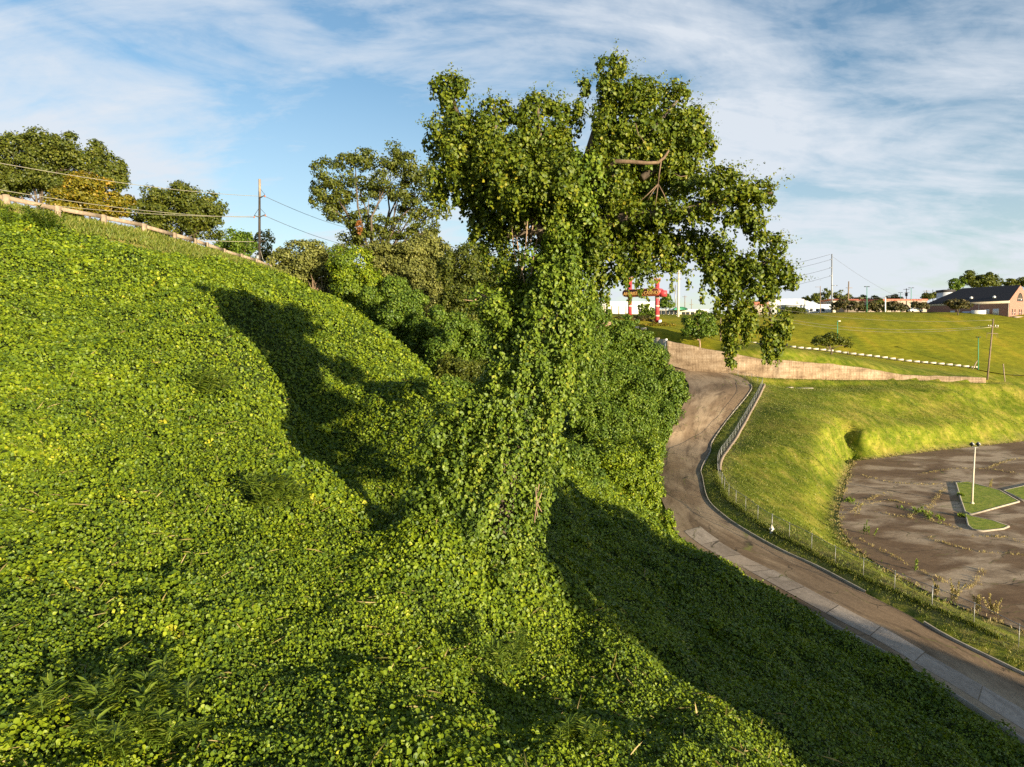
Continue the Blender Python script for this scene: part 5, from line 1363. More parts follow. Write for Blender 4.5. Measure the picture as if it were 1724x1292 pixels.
# ------------------------------------------------------------------ hill guard rail
HG = resample(np.array([at(u, v, Y) for u, v, Y in [(1325, 585.5, 193), (1339, 588.5, 190), (1437, 600, 188), (1530, 611.5, 185), (1625, 621, 182), (1645, 623.5, 181.5)]]), 60)
HG[:, 2] = ground_h(HG[:, 0], HG[:, 1])
hg = empty('guardrail', HG[30], 'long pale guardrail with dark posts across the foot of the grassy hill', 'guardrail')
hl = np.r_[0, np.cumsum(np.linalg.norm(np.diff(HG, axis=0), axis=1))]
for k in range(26):
    s = hl[-1] * k / 25; P = np.array([np.interp(s, hl, HG[:, j]) for j in range(3)]); mb = MB(); mb.box(P + np.array([0, .14, .35]), (.42, .22, .95), -.05); mb.build('post', M['dark_pole'], hg, world=True)
for k in range(25):
    s0, s1 = hl[-1] * (k + .18) / 25, hl[-1] * (k + 1) / 25
    a, b = [np.array([np.interp(s, hl, HG[:, j]) for j in range(3)]) for s in (s0, s1)]; d = b - a
    mb = MB(); mb.box((a + b) / 2 + np.array([0, -.05, .5]), (np.linalg.norm(d[:2]), .1, .42), math.atan2(d[1], d[0])); mb.build('rail', M['cream'], hg, world=True)
hp3 = resample(np.array([at(u, v, Y) for u, v, Y in [(1645, 624, 181), (1690, 630, 178), (1724, 633, 177), (1800, 641, 174)]]), 14); hp3[:, 2] = ground_h(hp3[:, 0], hp3[:, 1]) + .05
V = np.r_[hp3 + [0, -.8, 0], hp3 + [0, .8, 0.02]]; n = len(hp3)
tag(mesh_obj('path', V, np.stack([np.arange(n - 1), np.arange(1, n), np.arange(n + 1, 2 * n), np.arange(n, 2 * n - 1)], -1), M['concrete']), kind='structure')
# short rail left of the sign tree
lg = empty('guardrail', at(1085, 555, 203), 'short pale guardrail with wide gaps below the casino sign', 'guardrail')
for u0, v0, u1, v1, Y in [(1052, 548.5, 1063, 550.5, 206), (1065, 550.5, 1076, 552.5, 204.5), (1079, 552.5, 1089, 555, 203)]:
    a, b = at(u0, v0, Y), at(u1, v1, Y - 1); d = b - a; mb = MB(); mb.box((a + b) / 2, (np.linalg.norm(d[:2]), .15, .6), math.atan2(d[1], d[0])); mb.build('rail', M['cream'], lg, world=True)
    mb = MB(); mb.box(b + np.array([.2, .1, -.2]), (.35, .3, 1.3)); mb.build('post', M['dark_pole'], lg, world=True)
lg2 = empty('guardrail', at(1270, 577, 194), 'stretch of pale guardrail glimpsed between the two hanging leaf tails', 'guardrail')
for i in range(5):
    a, b = at(1245 + i * 10, 573 + i * 1.9, 196 - i), at(1253.5 + i * 10, 574.6 + i * 1.9, 195.3 - i); d = b - a; mb = MB(); mb.box((a + b) / 2, (np.linalg.norm(d[:2]), .15, .5), math.atan2(d[1], d[0])); mb.build('rail', M['cream'], lg2, world=True)
    mb = MB(); mb.box(b + np.array([.15, .12, -.15]), (.35, .3, 1.1)); mb.build('post', M['dark_pole'], lg2, world=True)

# ------------------------------------------------------------------ the casino sign
SYc = 215.0
sg = empty('casino_sign', at(1085, 545, SYc), 'red riverboat-style casino sign on two banded red columns, half behind leaves', 'sign')
kS = SYc / F
def stack(u, vb, vt, Y):
    b = at(u, vb, Y); b[2] -= .6; t = at(u, vt, Y); r = 3.5 * kS
    mb = MB(); mb.tube([b, t], r, 18); col_ = mb.build('column', M['redsteel'], sg, world=True, smooth_=True)
    for v in (515.5, 532):
        if v < vb:
            c_ = at(u, v, Y); mb = MB(); mb.tube([c_ + [0, 0, -.22], c_ + [0, 0, .22]], r * 1.06, 18); o = mb.build('band', M['cream'], sg, world=True)
    c_ = at(u, 501, Y); mb = MB(); mb.tube([c_ + [0, 0, -.3], c_ + [0, 0, .3]], r * 1.08, 18); mb.build('band', M['cream'], sg, world=True)
    mb = MB(); mb.tube([t, t + [0, 0, .35]], [r * 1.1, r * 1.25], 16)
    for i in range(10):
        a = i / 10 * 2 * math.pi; p = t + np.array([math.cos(a) * r * 1.15, math.sin(a) * r * 1.15, .3]); e = t + np.array([math.cos(a) * r * 1.75, math.sin(a) * r * 1.75, 1.55])
        mb.tube([p, (p + e) / 2 + [0, 0, .12], e], [.20, .17, .02], 5)
    mb.build('crown', M['rust'], sg, world=True)
    return r
rS = stack(1106.5, 545, 476.5, SYc); stack(1060.5, 531, 474, SYc + 7)
# boiler-shaped name panel between the columns, its face turned to the road
pL, pR = at(1050, 494.5, SYc + 6.5), at(1113, 494.3, SYc - 2.2)
dP = pR - pL; LP = np.linalg.norm(dP[:2]); tP = np.array([dP[0], dP[1], 0]) / LP; nP = np.array([tP[1], -tP[0], 0]); HP = 6.2 * kS
def stadium(L, h, n=12):
    a = np.linspace(math.pi / 2, 3 * math.pi / 2, n); b_ = np.linspace(-math.pi / 2, math.pi / 2, n)
    return np.r_[np.c_[h + h * np.cos(a), h * np.sin(a)], np.c_[L - h + h * np.cos(b_), h * np.sin(b_)]]
def panel(name, L, h, off0, off1, x0, mat):
    S = stadium(L, h); n = len(S)
    A = pL + np.outer(S[:, 0] + x0, tP) + np.c_[np.zeros((n, 2)), S[:, 1]]
    V = np.r_[A + nP * off0, A + nP * off1]; mb = MB(); mb.add(V, [tuple(range(n))[::-1], tuple(range(n, 2 * n))] + [(i, (i + 1) % n, n + (i + 1) % n, n + i) for i in range(n)])
    return mb.build(name, mat, sg, world=True)
panel('boiler_tank', LP, HP, -1.9, .85, 0, M['redsteel']); panel('rim', LP - .1, HP - .06, .85, .95, .05, M['rust']); panel('name_panel', LP - .5, HP - .28, .95, 1.0, .25, M['maroon'])
e0 = pR + tP * -.7 - nP * .5; mb = MB(); mb.tube([e0, e0 + tP * 1.6 + np.array([.9, .5, 0])], [HP * .98, HP * .80], 20); mb.build('end_drum', M['redsteel'], sg, world=True, smooth_=True)
def text(name, body, size, c, mat, parent, ext=.04):
    cu = bpy.data.curves.new(name, 'FONT'); cu.body = body; cu.size = size; cu.extrude = ext; cu.align_x = 'CENTER'; cu.align_y = 'CENTER'; cu.resolution_u = 3; cu.offset = .025
    o = bpy.data.objects.new(name, cu); col.objects.link(o); cu.materials.append(mat); o.parent = parent
    o.location = tuple(np.asarray(c) - np.array(parent.location)); o.rotation_euler = (math.pi / 2, 0, math.atan2(tP[1], tP[0])); return o
tx = text('lettering', 'AMERISTAR CASINO', 1.45, (pL + pR) / 2 + nP * 1.06, M['gold'], sg)
bpy.context.view_layer.update()
tme = bpy.data.meshes.new_from_object(tx.evaluated_get(bpy.context.evaluated_depsgraph_get()))
tl = bpy.data.objects.new('lettering', tme); col.objects.link(tl); tl.parent = sg; tl.location = tx.location; tl.rotation_euler = tx.rotation_euler
tl.scale = ((LP - 1.1) / tx.dimensions[0], 1.0, 1.0); bpy.data.objects.remove(tx); tl.name = 'lettering'
bx = at(1111, 542, SYc - 1.5); mb = MB(); mb.box((bx[0], bx[1], bx[2] - .2), (.9, .8, 1.6)); mb.build('electric_box', M['white'], sg, world=True)
shrub('hedge', 'brown-leaved low hedge mound between the sign columns', 'hedge', [(1058, 540, 16, 8), (1080, 541, 18, 8), (1097, 543, 12, 7), (1040, 540, 12, 7)], 219, .42, 2.0, M['red_tree'], None)
shrub('hedge', 'clipped yellow-green hedge under the right sign column', 'hedge', [(1090, 549, 16, 5), (1112, 548.5, 14, 5.5), (1125, 550, 12, 4.5)], 211, .40, 2.4, M['golden'], None)
shrub('hedge', 'short clipped hedge left below the brown hedge mound', 'hedge', [(1046, 547, 10, 4.5)], 211, .40, 2.4, M['kudzu'], None)
G_H = 'trees on the grassy hill'
tree('tree', 'round-topped green tree standing above the left end of the retaining wall', 'tree', [(1165, 545, 15, 17), (1188, 545, 15, 16), (1176, 558, 22, 12), (1200, 556, 9, 12), (1155, 560, 8, 9), (1178, 533, 12, 10)], 189, (1178, 580), .50, 1.7, M['mound'], .32, G_H, bark='pale_bark')
tree('tree', 'flat-topped sparse tree above the middle of the retaining wall', 'tree', [(1382, 573, 13, 7), (1400, 568, 14, 8), (1417, 574, 13, 8), (1392, 577, 16, 7), (1430, 582, 7, 5), (1372, 578, 7, 5)], 176, (1399, 611), .40, 1.15, M['olive'], .26, G_H)
tree('tree', 'small green tree behind the right sign column', 'tree', [(1122, 503, 10, 9), (1126, 512, 9, 8), (1116, 512, 9, 8)], 246, (1121, 535), .5, 1.8, M['mound'], .2, G_H)
tree('tree', 'leafy tree standing between the two sign columns', 'tree', [(1083, 522, 9, 10), (1095, 527, 9, 9), (1080, 534, 8, 8)], 224, (1086, 545), .45, 1.8, M['mound'], .2, G_H)
G_F = 'trees along the hilltop'
for lab, bl, Y, mat in [
    ('reddish tree at the foot of the brown wooden pole', [(1420, 513, 13, 9), (1436, 516, 11, 8), (1408, 517, 8, 7)], 256, 'red_tree'), ('reddish tree behind the green twin-headed lamp', [(1458, 516, 13, 9), (1472, 517, 11, 9), (1446, 519, 8, 7)], 258, 'red_tree'),
    ('dark green tree left of the thick white pole', [(1480, 514, 9, 10), (1492, 518, 8, 8)], 285, 'olive'), ('reddish wide tree right of the thick white pole', [(1510, 514, 15, 9), (1524, 518, 9, 7)], 254, 'red_tree'),
    ('reddish sparse tree at the left corner of the brick building', [(1545, 514, 12, 7), (1555, 516, 8, 6)], 252, 'red_tree'), ('orange-tinged tree in front of the brick wall', [(1612, 513, 15, 8), (1600, 511, 8, 6), (1625, 514, 9, 7)], 236, 'red_tree'),
    ('tall dark tree rising behind the brick building', [(1632, 468, 14, 10), (1660, 468, 16, 9), (1646, 476, 22, 10), (1676, 476, 9, 8)], 310, 'olive'), ('shorter green tree in front of the tall tree behind the brick roof', [(1612, 478, 13, 10), (1606, 485, 9, 9)], 300, 'mound'),
    ('low dark tree line right behind the gable end', [(1700, 478, 14, 7), (1722, 477, 16, 8), (1745, 480, 16, 8)], 320, 'olive'), ('dark green tree just left of the tall steel pole', [(1388, 496, 9, 10), (1378, 503, 8, 8), (1372, 500, 7, 7)], 330, 'olive'),
    ('dark green tree right behind the tall steel pole', [(1414, 499, 11, 8), (1428, 502, 8, 7)], 335, 'olive'), ('distant dark tree between the lamp post and the white pole', [(1450, 503, 12, 6), (1470, 505, 12, 6)], 345, 'olive'),
    ('dark rounded tree behind the white hall roof', [(1356, 503, 6, 4), (1364, 505, 5, 3)], 350, 'olive'), ('dark clump of trees left of the brick building roof', [(1562, 500, 10, 6), (1574, 498, 9, 5)], 340, 'olive'), ('dark distant tree right of the white pole', [(1500, 504, 10, 8), (1512, 507, 10, 6)], 345, 'olive')]:
    tree('tree', lab, 'tree', bl, Y, (np.mean([q_[0] for q_ in bl]), 530), .55 if Y < 290 else .75, 1.8, M[mat], .22, G_F, limbs=True)
shrub('shrub', 'dark clipped shrub row in front of the low white building', 'shrub', [(1325, 522, 10, 5), (1340, 522, 12, 5), (1350, 523, 8, 4)], 246, .45, 2.2, M['olive'], None)

# ------------------------------------------------------------------ buildings on the hilltop
def quad_uv(mb_V, name, quads, mat, parent, scale=1.0):
    """list of 4-point quads with metre UVs"""
    V, Fc, UV = [], [], []
    for qd in quads:
        qd = np.asarray(qd, float); a = qd[1] - qd[0]; a /= np.linalg.norm(a); nrm = np.cross(a, qd[-1] - qd[0]); b_ = np.cross(nrm, a); b_ /= np.linalg.norm(b_) + 1e-9
        k = len(V); V += list(qd); Fc.append(tuple(range(k, k + len(qd)))); UV += [(((p - qd[0]) @ a) * scale, ((p - qd[0]) @ b_) * scale) for p in qd]
    by = {}
    for f in Fc: by.setdefault(len(f), []).append(f)
    return mesh_obj(name, V, [np.array(v) for v in by.values()], mat, parent, uv=UV, world=True)
def frame_pts(o, d, n, x, y, z): return o + d * x + n * y + np.array([0, 0, z])
# brick building: o = near corner, d along the long wall (away), n = across the gable
Y0 = 235.0
o_ = at(1699, 528, Y0); zb = gh(o_[0], o_[1]) - .3; o_[2] = zb
dB = np.array([-.5, .866, 0]); nB = np.array([.866, .5, 0]); LB, WB_ = 27.5, 14.0
ze = at(1699, 505.5, Y0)[2] - zb; zr_ = at(1716, 480.5, Y0 + 3.5)[2] - zb
bb = empty('brick_building', o_, 'long single-storey brick building with dark hipped roof and arched gable window', 'building')
fp_ = lambda x, y, z: frame_pts(o_, dB, nB, x, y, z)
quad_uv(None, 'wall', [[fp_(LB, 0, 0), fp_(0, 0, 0), fp_(0, 0, ze), fp_(LB, 0, ze)], [fp_(0, WB_, 0), fp_(LB, WB_, 0), fp_(LB, WB_, ze), fp_(0, WB_, ze)], [fp_(LB, WB_, 0), fp_(LB, 0, 0), fp_(LB, 0, ze), fp_(LB, WB_, ze)],
        [fp_(0, 0, 0), fp_(0, WB_, 0), fp_(0, WB_, ze), fp_(0, WB_ / 2, zr_), fp_(0, 0, ze)]], M['brick'], bb)
ov = .5; HX = 8.5
s_ = (zr_ - ze) / (WB_ / 2)
quad_uv(None, 'roof', [[fp_(LB + ov, -ov, ze - ov * s_ + .15), fp_(.05, -ov, ze - ov * s_ + .15), fp_(.05, WB_ / 2, zr_ + .15), fp_(LB - HX, WB_ / 2, zr_ + .15)], [fp_(.05, WB_ + ov, ze - ov * s_ + .15), fp_(LB + ov, WB_ + ov, ze - ov * s_ + .15), fp_(LB - HX, WB_ / 2, zr_ + .15), fp_(.05, WB_ / 2, zr_ + .15)],
        [fp_(LB + ov, WB_ + ov, ze - ov * s_ + .15), fp_(LB + ov, -ov, ze - ov * s_ + .15), fp_(LB - HX, WB_ / 2, zr_ + .15)]], M['roof'], bb)
def slab(name, x0, x1, y0, y1, z0, z1, mat, parent):
    P = [fp_(x, y, z) for z in (z0, z1) for y in (y0, y1) for x in (x0, x1)]; mb = MB(); mb.add(P, [(0, 2, 3, 1), (4, 5, 7, 6), (0, 1, 5, 4), (2, 6, 7, 3), (0, 4, 6, 2), (1, 3, 7, 5)]); return mb.build(name, mat, parent, world=True)
slab('fascia', .0, LB, -.12, -.003, ze - 1.05, ze - .12, M['cream'], bb)
for x, z0, z1, w in ((22.5, .4, 1.9, 2.2), (17.6, 1.0, 3.0, 1.6), (12.2, 1.0, 2.6, 1.6), (6.2, 1.4, 3.1, 1.4), (3.2, 1.0, 3.2, 1.9)):
    wf = slab('window', x, x + w, -.06, -.002, z0, z1, M['white'], bb); mb_ = slab('pane', x + .18, x + w - .18, -.075, -.061, z0 + .18, z1 - .18, M['grey_shade'], None); mb_.parent = wf; mb_.data.transform(__import__('mathutils').Matrix.Translation(-Vector(bb.location)))
for x in (.15, 9.5, 15.8): slab('downpipe', x, x + .14, -.16, -.03, 0, ze - 1.06, M['cream'], bb)
for x, zz in ((5.5, .45), (13.0, .5)):
    c_ = fp_(x, 3.0 * zz, ze + 3.0 * zz * s_ + .35); mb = MB(); mb.tube([c_ + [0, 0, -.35], c_ + [0, 0, .2], c_ + [0, 0, .45]], [.55, .5, .1], 10); mb.build('roof_vent', M['white'], bb, world=True)
# gable: arched window, small windows and step
mb = MB(); arc = [(WB_ / 2 + 2.0 * math.cos(a), ze - .25 + 2.9 * math.sin(a)) for a in np.linspace(0, math.pi, 14)]
def gpoly(pts, x0, x1):
    n = len(pts); V = [fp_(x0, y, z) for y, z in pts] + [fp_(x1, y, z) for y, z in pts]; return V, [tuple(range(n)), tuple(range(n, 2 * n))[::-1]] + [(i, (i + 1) % n, n + (i + 1) % n, n + i) for i in range(n)]
V, f = gpoly(arc, -.05, -.002); mb.add(V, f); aw = mb.build('arched_window', M['glassdark'], bb, world=True)
mb = MB()
for y0 in (-1.0, 0, 1.0): V, f = gpoly([(WB_ / 2 + y0 - .06, ze - .2), (WB_ / 2 + y0 + .06, ze - .2), (WB_ / 2 + y0 + .06, ze + 2.3), (WB_ / 2 + y0 - .06, ze + 2.3)], -.09, -.052); mb.add(V, f)
V, f = gpoly([(WB_ / 2 - 1.9, ze + .6), (WB_ / 2 + 1.9, ze + .6), (WB_ / 2 + 1.9, ze + .75), (WB_ / 2 - 1.9, ze + .75)], -.10, -.091); mb.add(V, f)
o = mb.build('muntin', M['brick'], None); o.parent = aw; o.data.transform(__import__('mathutils').Matrix.Translation(-Vector(bb.location)))
for y0 in (1.8, 3.6, 6.6, 8.0, 10.6):
    mb = MB(); V, f = gpoly([(y0, 1.0), (y0 + .55, 1.0), (y0 + .55, 3.0), (y0, 3.0)], -.05, -.002); mb.add(V, f); mb.build('window', M['glassdark'], bb, world=True)
slab('step', -2.2, -.01, .5, 9, -.2, .45, M['brick'], bb)
mb = MB(); c_ = fp_(8.6, -1.6, 1.35); mb.box(c_, (4.4, 2.2, 2.9), math.atan2(-.1, 1)); tag(mb.build('storage_container', M['white'], None), 'white box container standing against the brick building wall', 'container')
mb = MB(); c_ = fp_(12.6, -1.4, 1.25); mb.box(c_, (2.8, 2.0, 2.6), math.atan2(-.1, 1)); tag(mb.build('storage_container', M['grey_shade'], None), 'grey box container left of the white container', 'container')
# house roof seen behind the hip
def block(name, label, u0, u1, vt, vb, Y, depth, mat, roofmat=None, roof_h=.5, rz=0.0):
    a, b = at(u0, vb, Y), at(u1, vb, Y); zt = at(u0, vt, Y)[2]; z0 = min(gh(a[0], a[1]), at(u0, vb, Y)[2]) - .4
    root = empty(name, ((a[0] + b[0]) / 2, Y, z0), label, 'building'); w = b[0] - a[0]
    mb = MB(); mb.box(((a[0] + b[0]) / 2, Y + depth / 2, (z0 + zt) / 2), (w, depth, zt - z0)); mb.build('wall', M[mat], root, world=True)
    mb = MB(); mb.box(((a[0] + b[0]) / 2, Y + depth / 2, zt + roof_h / 2 + .002), (w + .5, depth + .5, roof_h)); mb.build('roof', M[roofmat or mat], root, world=True)
    return root, a[0], b[0], z0, zt
block('house', 'pale flat-topped house with dark roof edge behind the brick building hip', 1588, 1606, 492, 520, 290, 5, 'grey_shade', 'roof', 1.0)  # wall darkened to grey: its shade is put into the colour
def win(root, u, v, Y, w, h, mat='glassdark', name='window'):
    c_ = at(u, v, Y); mb = MB(); mb.box((c_[0], Y - .04, c_[2]), (w, .07, h)); return mb.build(name, M[mat], root, world=True)
# white hall with a long sloping roof
wh = block('white_hall', 'big white hall with a long low roof behind the pale low building', 1290, 1352, 505, 530, 330, 26, 'white', 'white', .3)[0]
a = at(1352, 505, 330); b = at(1376, 512, 330); mb = MB(); z0 = a[2] - 8
mb.add([(a[0] + .3, 330, z0), (b[0], 330, z0), (b[0], 330, b[2]), (a[0] + .3, 330, a[2]), (a[0] + .3, 352, z0), (b[0], 352, z0), (b[0], 352, b[2]), (a[0] + .3, 352, a[2])], [(0, 1, 2, 3), (5, 4, 7, 6), (3, 2, 6, 7), (1, 5, 6, 2), (4, 0, 3, 7)]); mb.build('lean_to', M['white'], wh, world=True)
win(wh, 1346, 509.5, 330, 3.1, 1.6, 'grey_shade', 'roof_unit')
pl, x0_, x1_, z0_, zt_ = block('low_white_building', 'pale low building with small dark windows left of the tall steel pole', 1324, 1400, 514.5, 530, 272, 10, 'grey_shade', 'white', .4)  # white wall coloured blue-grey, with its shade put into the colour
for u in (1353, 1366, 1376, 1386): win(pl, u, 522, 272, 1.1, 1.1)
win(pl, 1360, 524.5, 272, 1.6, 2.0, 'white', 'door')
block('cream_block', 'small cream block wall just right of the tall steel pole', 1401, 1407, 509, 526, 285, 6, 'cream')
rb = block('red_building', 'long low dark red building behind the hilltop trees', 1395, 1560, 506.5, 528, 330, 12, 'brick', 'redkerb', .8)[0]
wb = block('warehouse', 'long white warehouse behind the left sign column', 985, 1101, 509.5, 535, 300, 30, 'white', 'white', .35)[0]
for i, u in enumerate((1018, 1030, 1042, 1054, 1076, 1088)):
    win(wb, u, 522.5, 300, .5, 3.6, 'postcon', 'pilaster')
win(wb, 1024, 524, 300, 2.2, 1.8, 'glassdark', 'loading_door'); win(wb, 1036, 514, 300, .1, .1, 'glassdark', 'vent')
st_ = block('storefront', 'low glass-fronted store with white fascia and green canopy right of the sign', 1103, 1192, 523.5, 541, 258, 14, 'cream', 'white', .5)[0]
for u in (1109, 1116, 1123, 1130, 1137): win(st_, u + 1, 530, 258, 1.35, 2.9, 'glassdark')
for u in (1151, 1158, 1166, 1174, 1183): win(st_, u, 531, 258, 1.35, 2.4, 'glassdark')
c_ = at(1145, 521, 256.5); mb = MB()
arcp = [(2.6 * math.cos(a), 1.15 * math.sin(a)) for a in np.linspace(0, math.pi, 12)]; n = len(arcp)
mb.add([(c_[0] + x, 255, c_[2] + z - .3) for x, z in arcp] + [(c_[0] + x, 258.5, c_[2] + z - .3) for x, z in arcp], [tuple(range(n)), tuple(range(n, 2 * n))[::-1]] + [(i, (i + 1) % n, n + (i + 1) % n, n + i) for i in range(n)])
mb.build('canopy', M['greenpaint'], st_, world=True)
block('brick_house', 'reddish brick house glimpsed through the hanging leaves', 1262, 1292, 514, 533, 250, 10, 'brick', 'redkerb', 1.2)
# a white car parked among the hilltop trees
cb = at(1541, 525, 244); cb[2] = gh(cb[0], cb[1]); car = empty('parked_car', cb, 'white car parked between the reddish trees left of the brick building', 'car')
S = [(-2.2, .35), (2.2, .35), (2.25, .8), (1.3, .95), (.7, 1.45), (-1.0, 1.48), (-1.8, .98), (-2.25, .9)]; n = len(S)
mb = MB(); mb.add([(cb[0] + x, cb[1] - .85, cb[2] + z) for x, z in S] + [(cb[0] + x, cb[1] + .85, cb[2] + z) for x, z in S], [tuple(range(n)), tuple(range(n, 2 * n))[::-1]] + [(i, (i + 1) % n, n + (i + 1) % n, n + i) for i in range(n)]); mb.build('body', M['white'], car, world=True)
mb = MB(); Wd = [(-1.5, 1.0), (1.05, 1.0), (.6, 1.38), (-.95, 1.40)]; mb.add([(cb[0] + x, cb[1] - .87, cb[2] + z) for x, z in Wd] + [(cb[0] + x, cb[1] - .853, cb[2] + z) for x, z in Wd], [(0, 1, 2, 3), (7, 6, 5, 4), (0, 4, 5, 1), (1, 5, 6, 2), (2, 6, 7, 3), (3, 7, 4, 0)]); mb.build('window', M['glassdark'], car, world=True)
for x in (-1.4, 1.4):
    mb = MB(); mb.tube([(cb[0] + x, cb[1] - .9, cb[2] + .33), (cb[0] + x, cb[1] - .68, cb[2] + .33)], .33, 14); mb.build('wheel', M['darkmetal'], car, world=True)

# ------------------------------------------------------------------ wood at the foot of the bluff, whose shadow lies over the lower slope and the road
def band_pt(s, q_): return np.array([.848 * s - 5.29, .529 * s + 8.48]) + SUN_H * (q_ + 10)
G_W = 'wood across the road at the foot of the bluff'
CANOPY = [(16.5, 44, 3.5), (21.5, 50, 3.9), (26, 43, 2.0), (31, 49, -.3), (35.5, 43, -2.8), (39.5, 49, -4.3), (43.2, 43, -6.0)]
proto = None
for i, (s, q_, ztop) in enumerate(CANOPY):
    p = band_pt(s, q_); z0 = gh(*p); H = ztop - z0; R = 4.6
    if proto is None:
        proto = empty('tree', (p[0], p[1], z0), 'dense leafy tree in the wood behind the viewpoint', 'tree', G_W); pr = []
        for zf, rf in ((.15, .95), (.35, 1.0), (.6, .95), (.82, .7)):
            for k in range(4):
                a = k * math.pi / 2 + zf * 3; c_ = np.array([p[0] + math.cos(a) * R * .45 * rf, p[1] + math.sin(a) * R * .45 * rf, z0 + H * zf])
                pr.append(blob_leaves(c_, np.array([R * .62 * rf, R * .62 * rf, H * .17]), 1900, .42, nsub=16))
        leaf_obj('crown', pr, M['olive'], proto); mb = MB(); mb.tube([(p[0], p[1], z0 - .5), (p[0], p[1], z0 + H * .8)], [.45, .15], 8); mb.build('trunk', M['bark'], proto, world=True); H0 = H
        kids = list(proto.children)
    else:
        r_ = proto.copy(); col.objects.link(r_); r_.location = (p[0], p[1], z0); r_.rotation_euler = (0, 0, rng.uniform(0, 6)); sc_ = H / H0; r_.scale = (1, 1, sc_)
        for ch in kids: c_ = ch.copy(); col.objects.link(c_); c_.parent = r_

# ------------------------------------------------------------------ grass and weeds
def blades(name, P, h, mat, per=7, spread=.12, kind='stuff', wid=1.0):
    n = len(P) * per; B = np.repeat(P, per, 0) + np.c_[rng.normal(0, spread, (n, 2)), np.zeros(n)]
    hh = np.repeat(h, per) * rng.uniform(.5, 1.1, n); az = rng.uniform(0, 2 * math.pi, n)
    dirs = np.c_[np.cos(az) * .45, np.sin(az) * .45, np.ones(n)]; Nn = np.c_[-np.sin(az), np.cos(az), rng.normal(0, .3, n)] + .3 * rng.standard_normal((n, 3))
    V, Q = leaf_arrays(B + dirs * (hh * .45)[:, None], Nn, hh, LEAF_C * np.array([wid, 1, 1]), 1.5, up=dirs)
    o = mesh_obj(name, V, Q, mat, None, attr={'rnd': ('FACE', np.repeat(np.clip(.5 + .25 * rng.standard_normal(n), 0, 1), 2))})
    return tag(o, kind=kind)
def along(P, n, lo, hi, y1=1e9):
    """random points beside a polyline, at signed offsets lo..hi (left positive)"""
    P = resample(np.asarray(P)[:, :2], 300); k = rng.integers(0, 299, n); d = P[k + 1] - P[k]; d /= np.linalg.norm(d, axis=1)[:, None]
    q_ = P[k] + d * rng.random((n, 1)) * .4 + np.c_[-d[:, 1], d[:, 0]] * rng.uniform(lo, hi, (n, 1)); q_ = q_[q_[:, 1] < y1]
    return np.c_[q_, ground_h(q_[:, 0], q_[:, 1])]
# rough grass of the bank under the guard rail
P = along(GUARD, 5200, -6.5, 1.0); P = P[(grass_mask(P[:, 0], P[:, 1]) > .5)]
blades('bank_grass', P, np.full(len(P), .34) * rng.uniform(.6, 1.3, len(P)), M['grassblade'], 7, .25, wid=1.6)
# verge, fence line and lawn edge
P = np.r_[along(RR[:130], 2600, -1.9, -.22), along(FENCE, 3000, -1.0, .9)]
blades('verge_grass', P, np.full(len(P), .15) * rng.uniform(.5, 1.5, len(P)), M['grassblade'], 7, .2, wid=1.6)
# dry grass rim of the car park and dead stalks
LP_ = np.r_[lot_poly, lot_poly[:1]]
P = along(LP_, 2400, -.9, .15); P[:, 2] = np.maximum(P[:, 2], Z_LOT)
blades('dry_grass', P, .20 * rng.uniform(.4, 1.6, len(P)), M['dry'], 7, .25, wid=1.5)
# weeds following cracks in the car park
Wd = []
for path in [[(1450, 800), (1500, 812), (1560, 816), (1612, 812)], [(1455, 850), (1500, 843), (1530, 850), (1560, 852)], [(1470, 862), (1530, 872), (1580, 880), (1620, 893)], [(1530, 873), (1545, 862), (1556, 860), (1570, 878)], [(1560, 870), (1572, 845), (1590, 822)],
             [(1430, 865), (1470, 838), (1500, 830)], [(1545, 800), (1600, 790), (1660, 790), (1724, 800)], [(1600, 1000), (1640, 985), (1655, 960)], [(1560, 905), (1600, 918), (1650, 930), (1724, 935)], [(1440, 905), (1500, 935), (1600, 985)], [(1640, 905), (1690, 905), (1724, 915)], [(1660, 790), (1700, 775), (1724, 772)]]:
    L_ = resample(np.array([atz(u, v, Z_LOT)[:2] for u, v in path]), 80)
    n = int(14 + 3.2 * np.linalg.norm(np.diff(L_, axis=0), axis=1).sum()); k = rng.integers(0, 80, n)
    Wd.append(np.c_[L_[k] + rng.normal(0, .16, (n, 2)), np.full(n, Z_LOT)])
Wd = np.concatenate(Wd); blades('crack_weeds', Wd, .14 * rng.uniform(.4, 1.7, len(Wd)), M['dry'], 6, .12, wid=1.8)
Wg = []
for u, v, r_, n in [(1548, 862, 1.2, 26), (1568, 872, .9, 18), (1430, 845, .8, 22), (1618, 835, .4, 26), (1620, 870, .3, 20)]:
    c_ = atz(u, v, Z_LOT); Wg.append(np.c_[c_[0] + rng.normal(0, r_ * .5, n), c_[1] + rng.normal(0, r_, n), np.full(n, Z_LOT)])
Wg = np.concatenate(Wg); blades('green_weeds', Wg, .34 * rng.uniform(.4, 1.4, len(Wg)), M['weed'], 7, .15, wid=2.0)
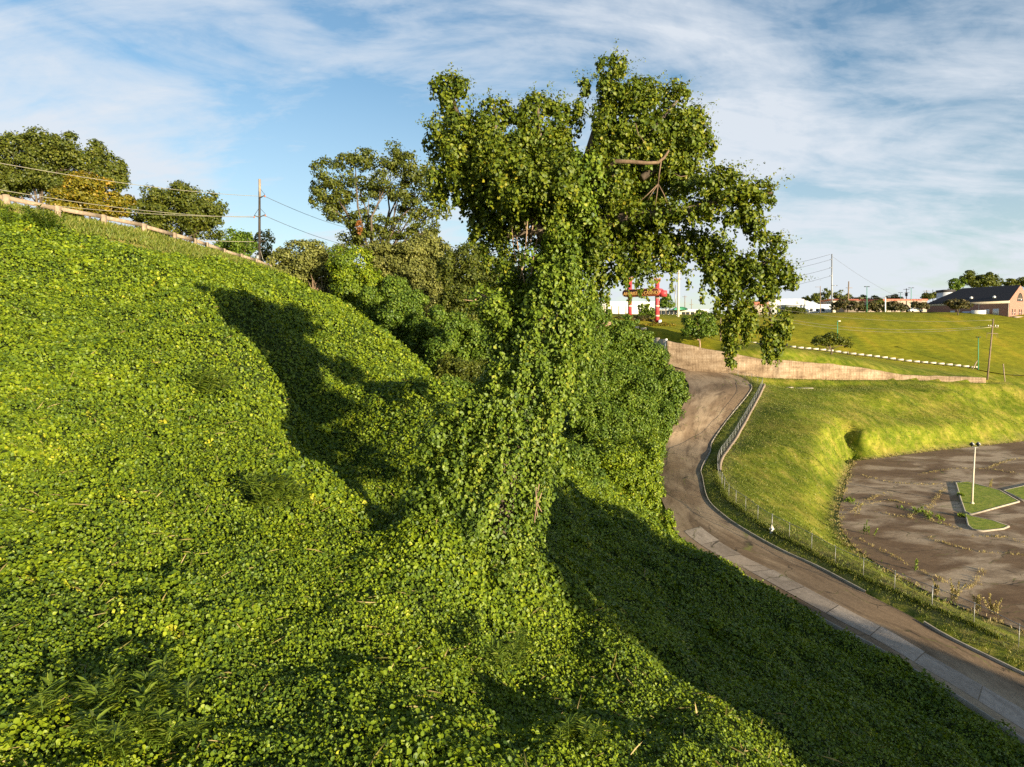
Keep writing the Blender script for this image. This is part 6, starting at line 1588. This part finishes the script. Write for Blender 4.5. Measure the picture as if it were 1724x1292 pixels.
def stalk(label, u, v, h, n, mat='dry'):
    b = atz(u, v, Z_LOT); b[2] = max(gh(b[0], b[1]), Z_LOT); root = empty('weed_stalk', b, label, 'weed', 'tall dry weeds at the edge of the car park')
    pr_ = []
    for _ in range(n):
        l_ = np.array([rng.normal() * .18, rng.normal() * .18, 1]); H = h * rng.uniform(.6, 1.1); o0 = b + np.array([rng.normal() * .15, rng.normal() * .15, 0]); mb = MB(); mb.tube([o0, o0 + l_ * H], [.022, .008], 5); mb.build('stem', M[mat], root, world=True)
        m_ = 50; t_ = rng.uniform(.2, 1, m_); pr_.append((o0 + l_ * (H * t_)[:, None] + rng.normal(0, .10, (m_, 3)) * (1.15 - t_)[:, None], rng.standard_normal((m_, 3)), .15 * rng.uniform(.6, 1.3, m_), LEAF_B, .2, rng.random(m_)))
    leaf_obj('foliage', pr_, M[mat], root)
stalk('tallest dry weed stalk rising beyond the chain-link fence', 1604, 1012, 1.7, 7); stalk('second dry weed clump right of the tallest stalk, by the fence', 1646, 1027, 1.3, 6); stalk('dry weed clump nearest the picture edge, by the fence', 1676, 1036, 1.5, 6); stalk('dry weed clump left of the tallest stalk, by the fence', 1574, 1000, 1.0, 5)
stalk('slim green stalk standing at the lawn side of the car park', 1453, 899, 1.6, 2, 'weed'); stalk('short green stalk right of the slim green stalk', 1468, 902, .9, 2, 'weed'); stalk('pale stalk at the left corner of the car park', 1442, 868, 1.7, 2); stalk('green stalk close to the fence at mid car park', 1541, 963, 1.1, 2, 'weed'); stalk('thin pale weed standing by the back kerb of the pole island', 1667, 822, 1.3, 3)

P = along(FENCE, 5200, .0, .45); P = P[(P[:, 1] > 44) & (P[:, 1] < 96)]  # tall grass added so its shade darkens the road side of the fence
blades('fence_line_grass', P, np.full(len(P), .24) * rng.uniform(.6, 1.2, len(P)), M['grassblade'], 6, .12, wid=1.2)
n = 46000
xy = np.c_[rng.uniform(24, 125, n), rng.uniform(50, 176, n)]
xy = xy[(xy[:, 0] < .80 * xy[:, 1])]
d1, t1, s1_ = seg_dist(xy[:, 0], xy[:, 1], FENCE)
xy = xy[(s1_ < 0) & ~inside(xy[:, 0], xy[:, 1], LOT)]
d2, _, s2_ = seg_dist(xy[:, 0], xy[:, 1], WLINE); xy = xy[(s2_ < 0) & (d2 > .5)]
P = np.c_[xy, ground_h(xy[:, 0], xy[:, 1])]
blades('lawn_grass', P, .17 * rng.uniform(.5, 1.4, len(P)), M['grassblade'], 5, .5, wid=2.6)
# dry vine stems lying over the leaves
k = rng.integers(0, len(kp), 2600); k = k[kp[k, 1] < 45]
P = kp[k] + np.array([0, 0, .04]); az = rng.uniform(0, 6.28, len(k)); dirs = np.c_[np.cos(az), np.sin(az), rng.normal(.1, .25, len(k))]
V, Q = leaf_arrays(P, unit(len(k)) + np.array([0, 0, .6]), rng.uniform(.12, .5, len(k)), LEAF_C * np.array([.35, 1, 1]), 1.5, up=dirs)
tag(mesh_obj('dead_vine_stems', V, Q, M['dry'], None, attr={'rnd': ('FACE', rng.random(len(Q)))}), kind='stuff')
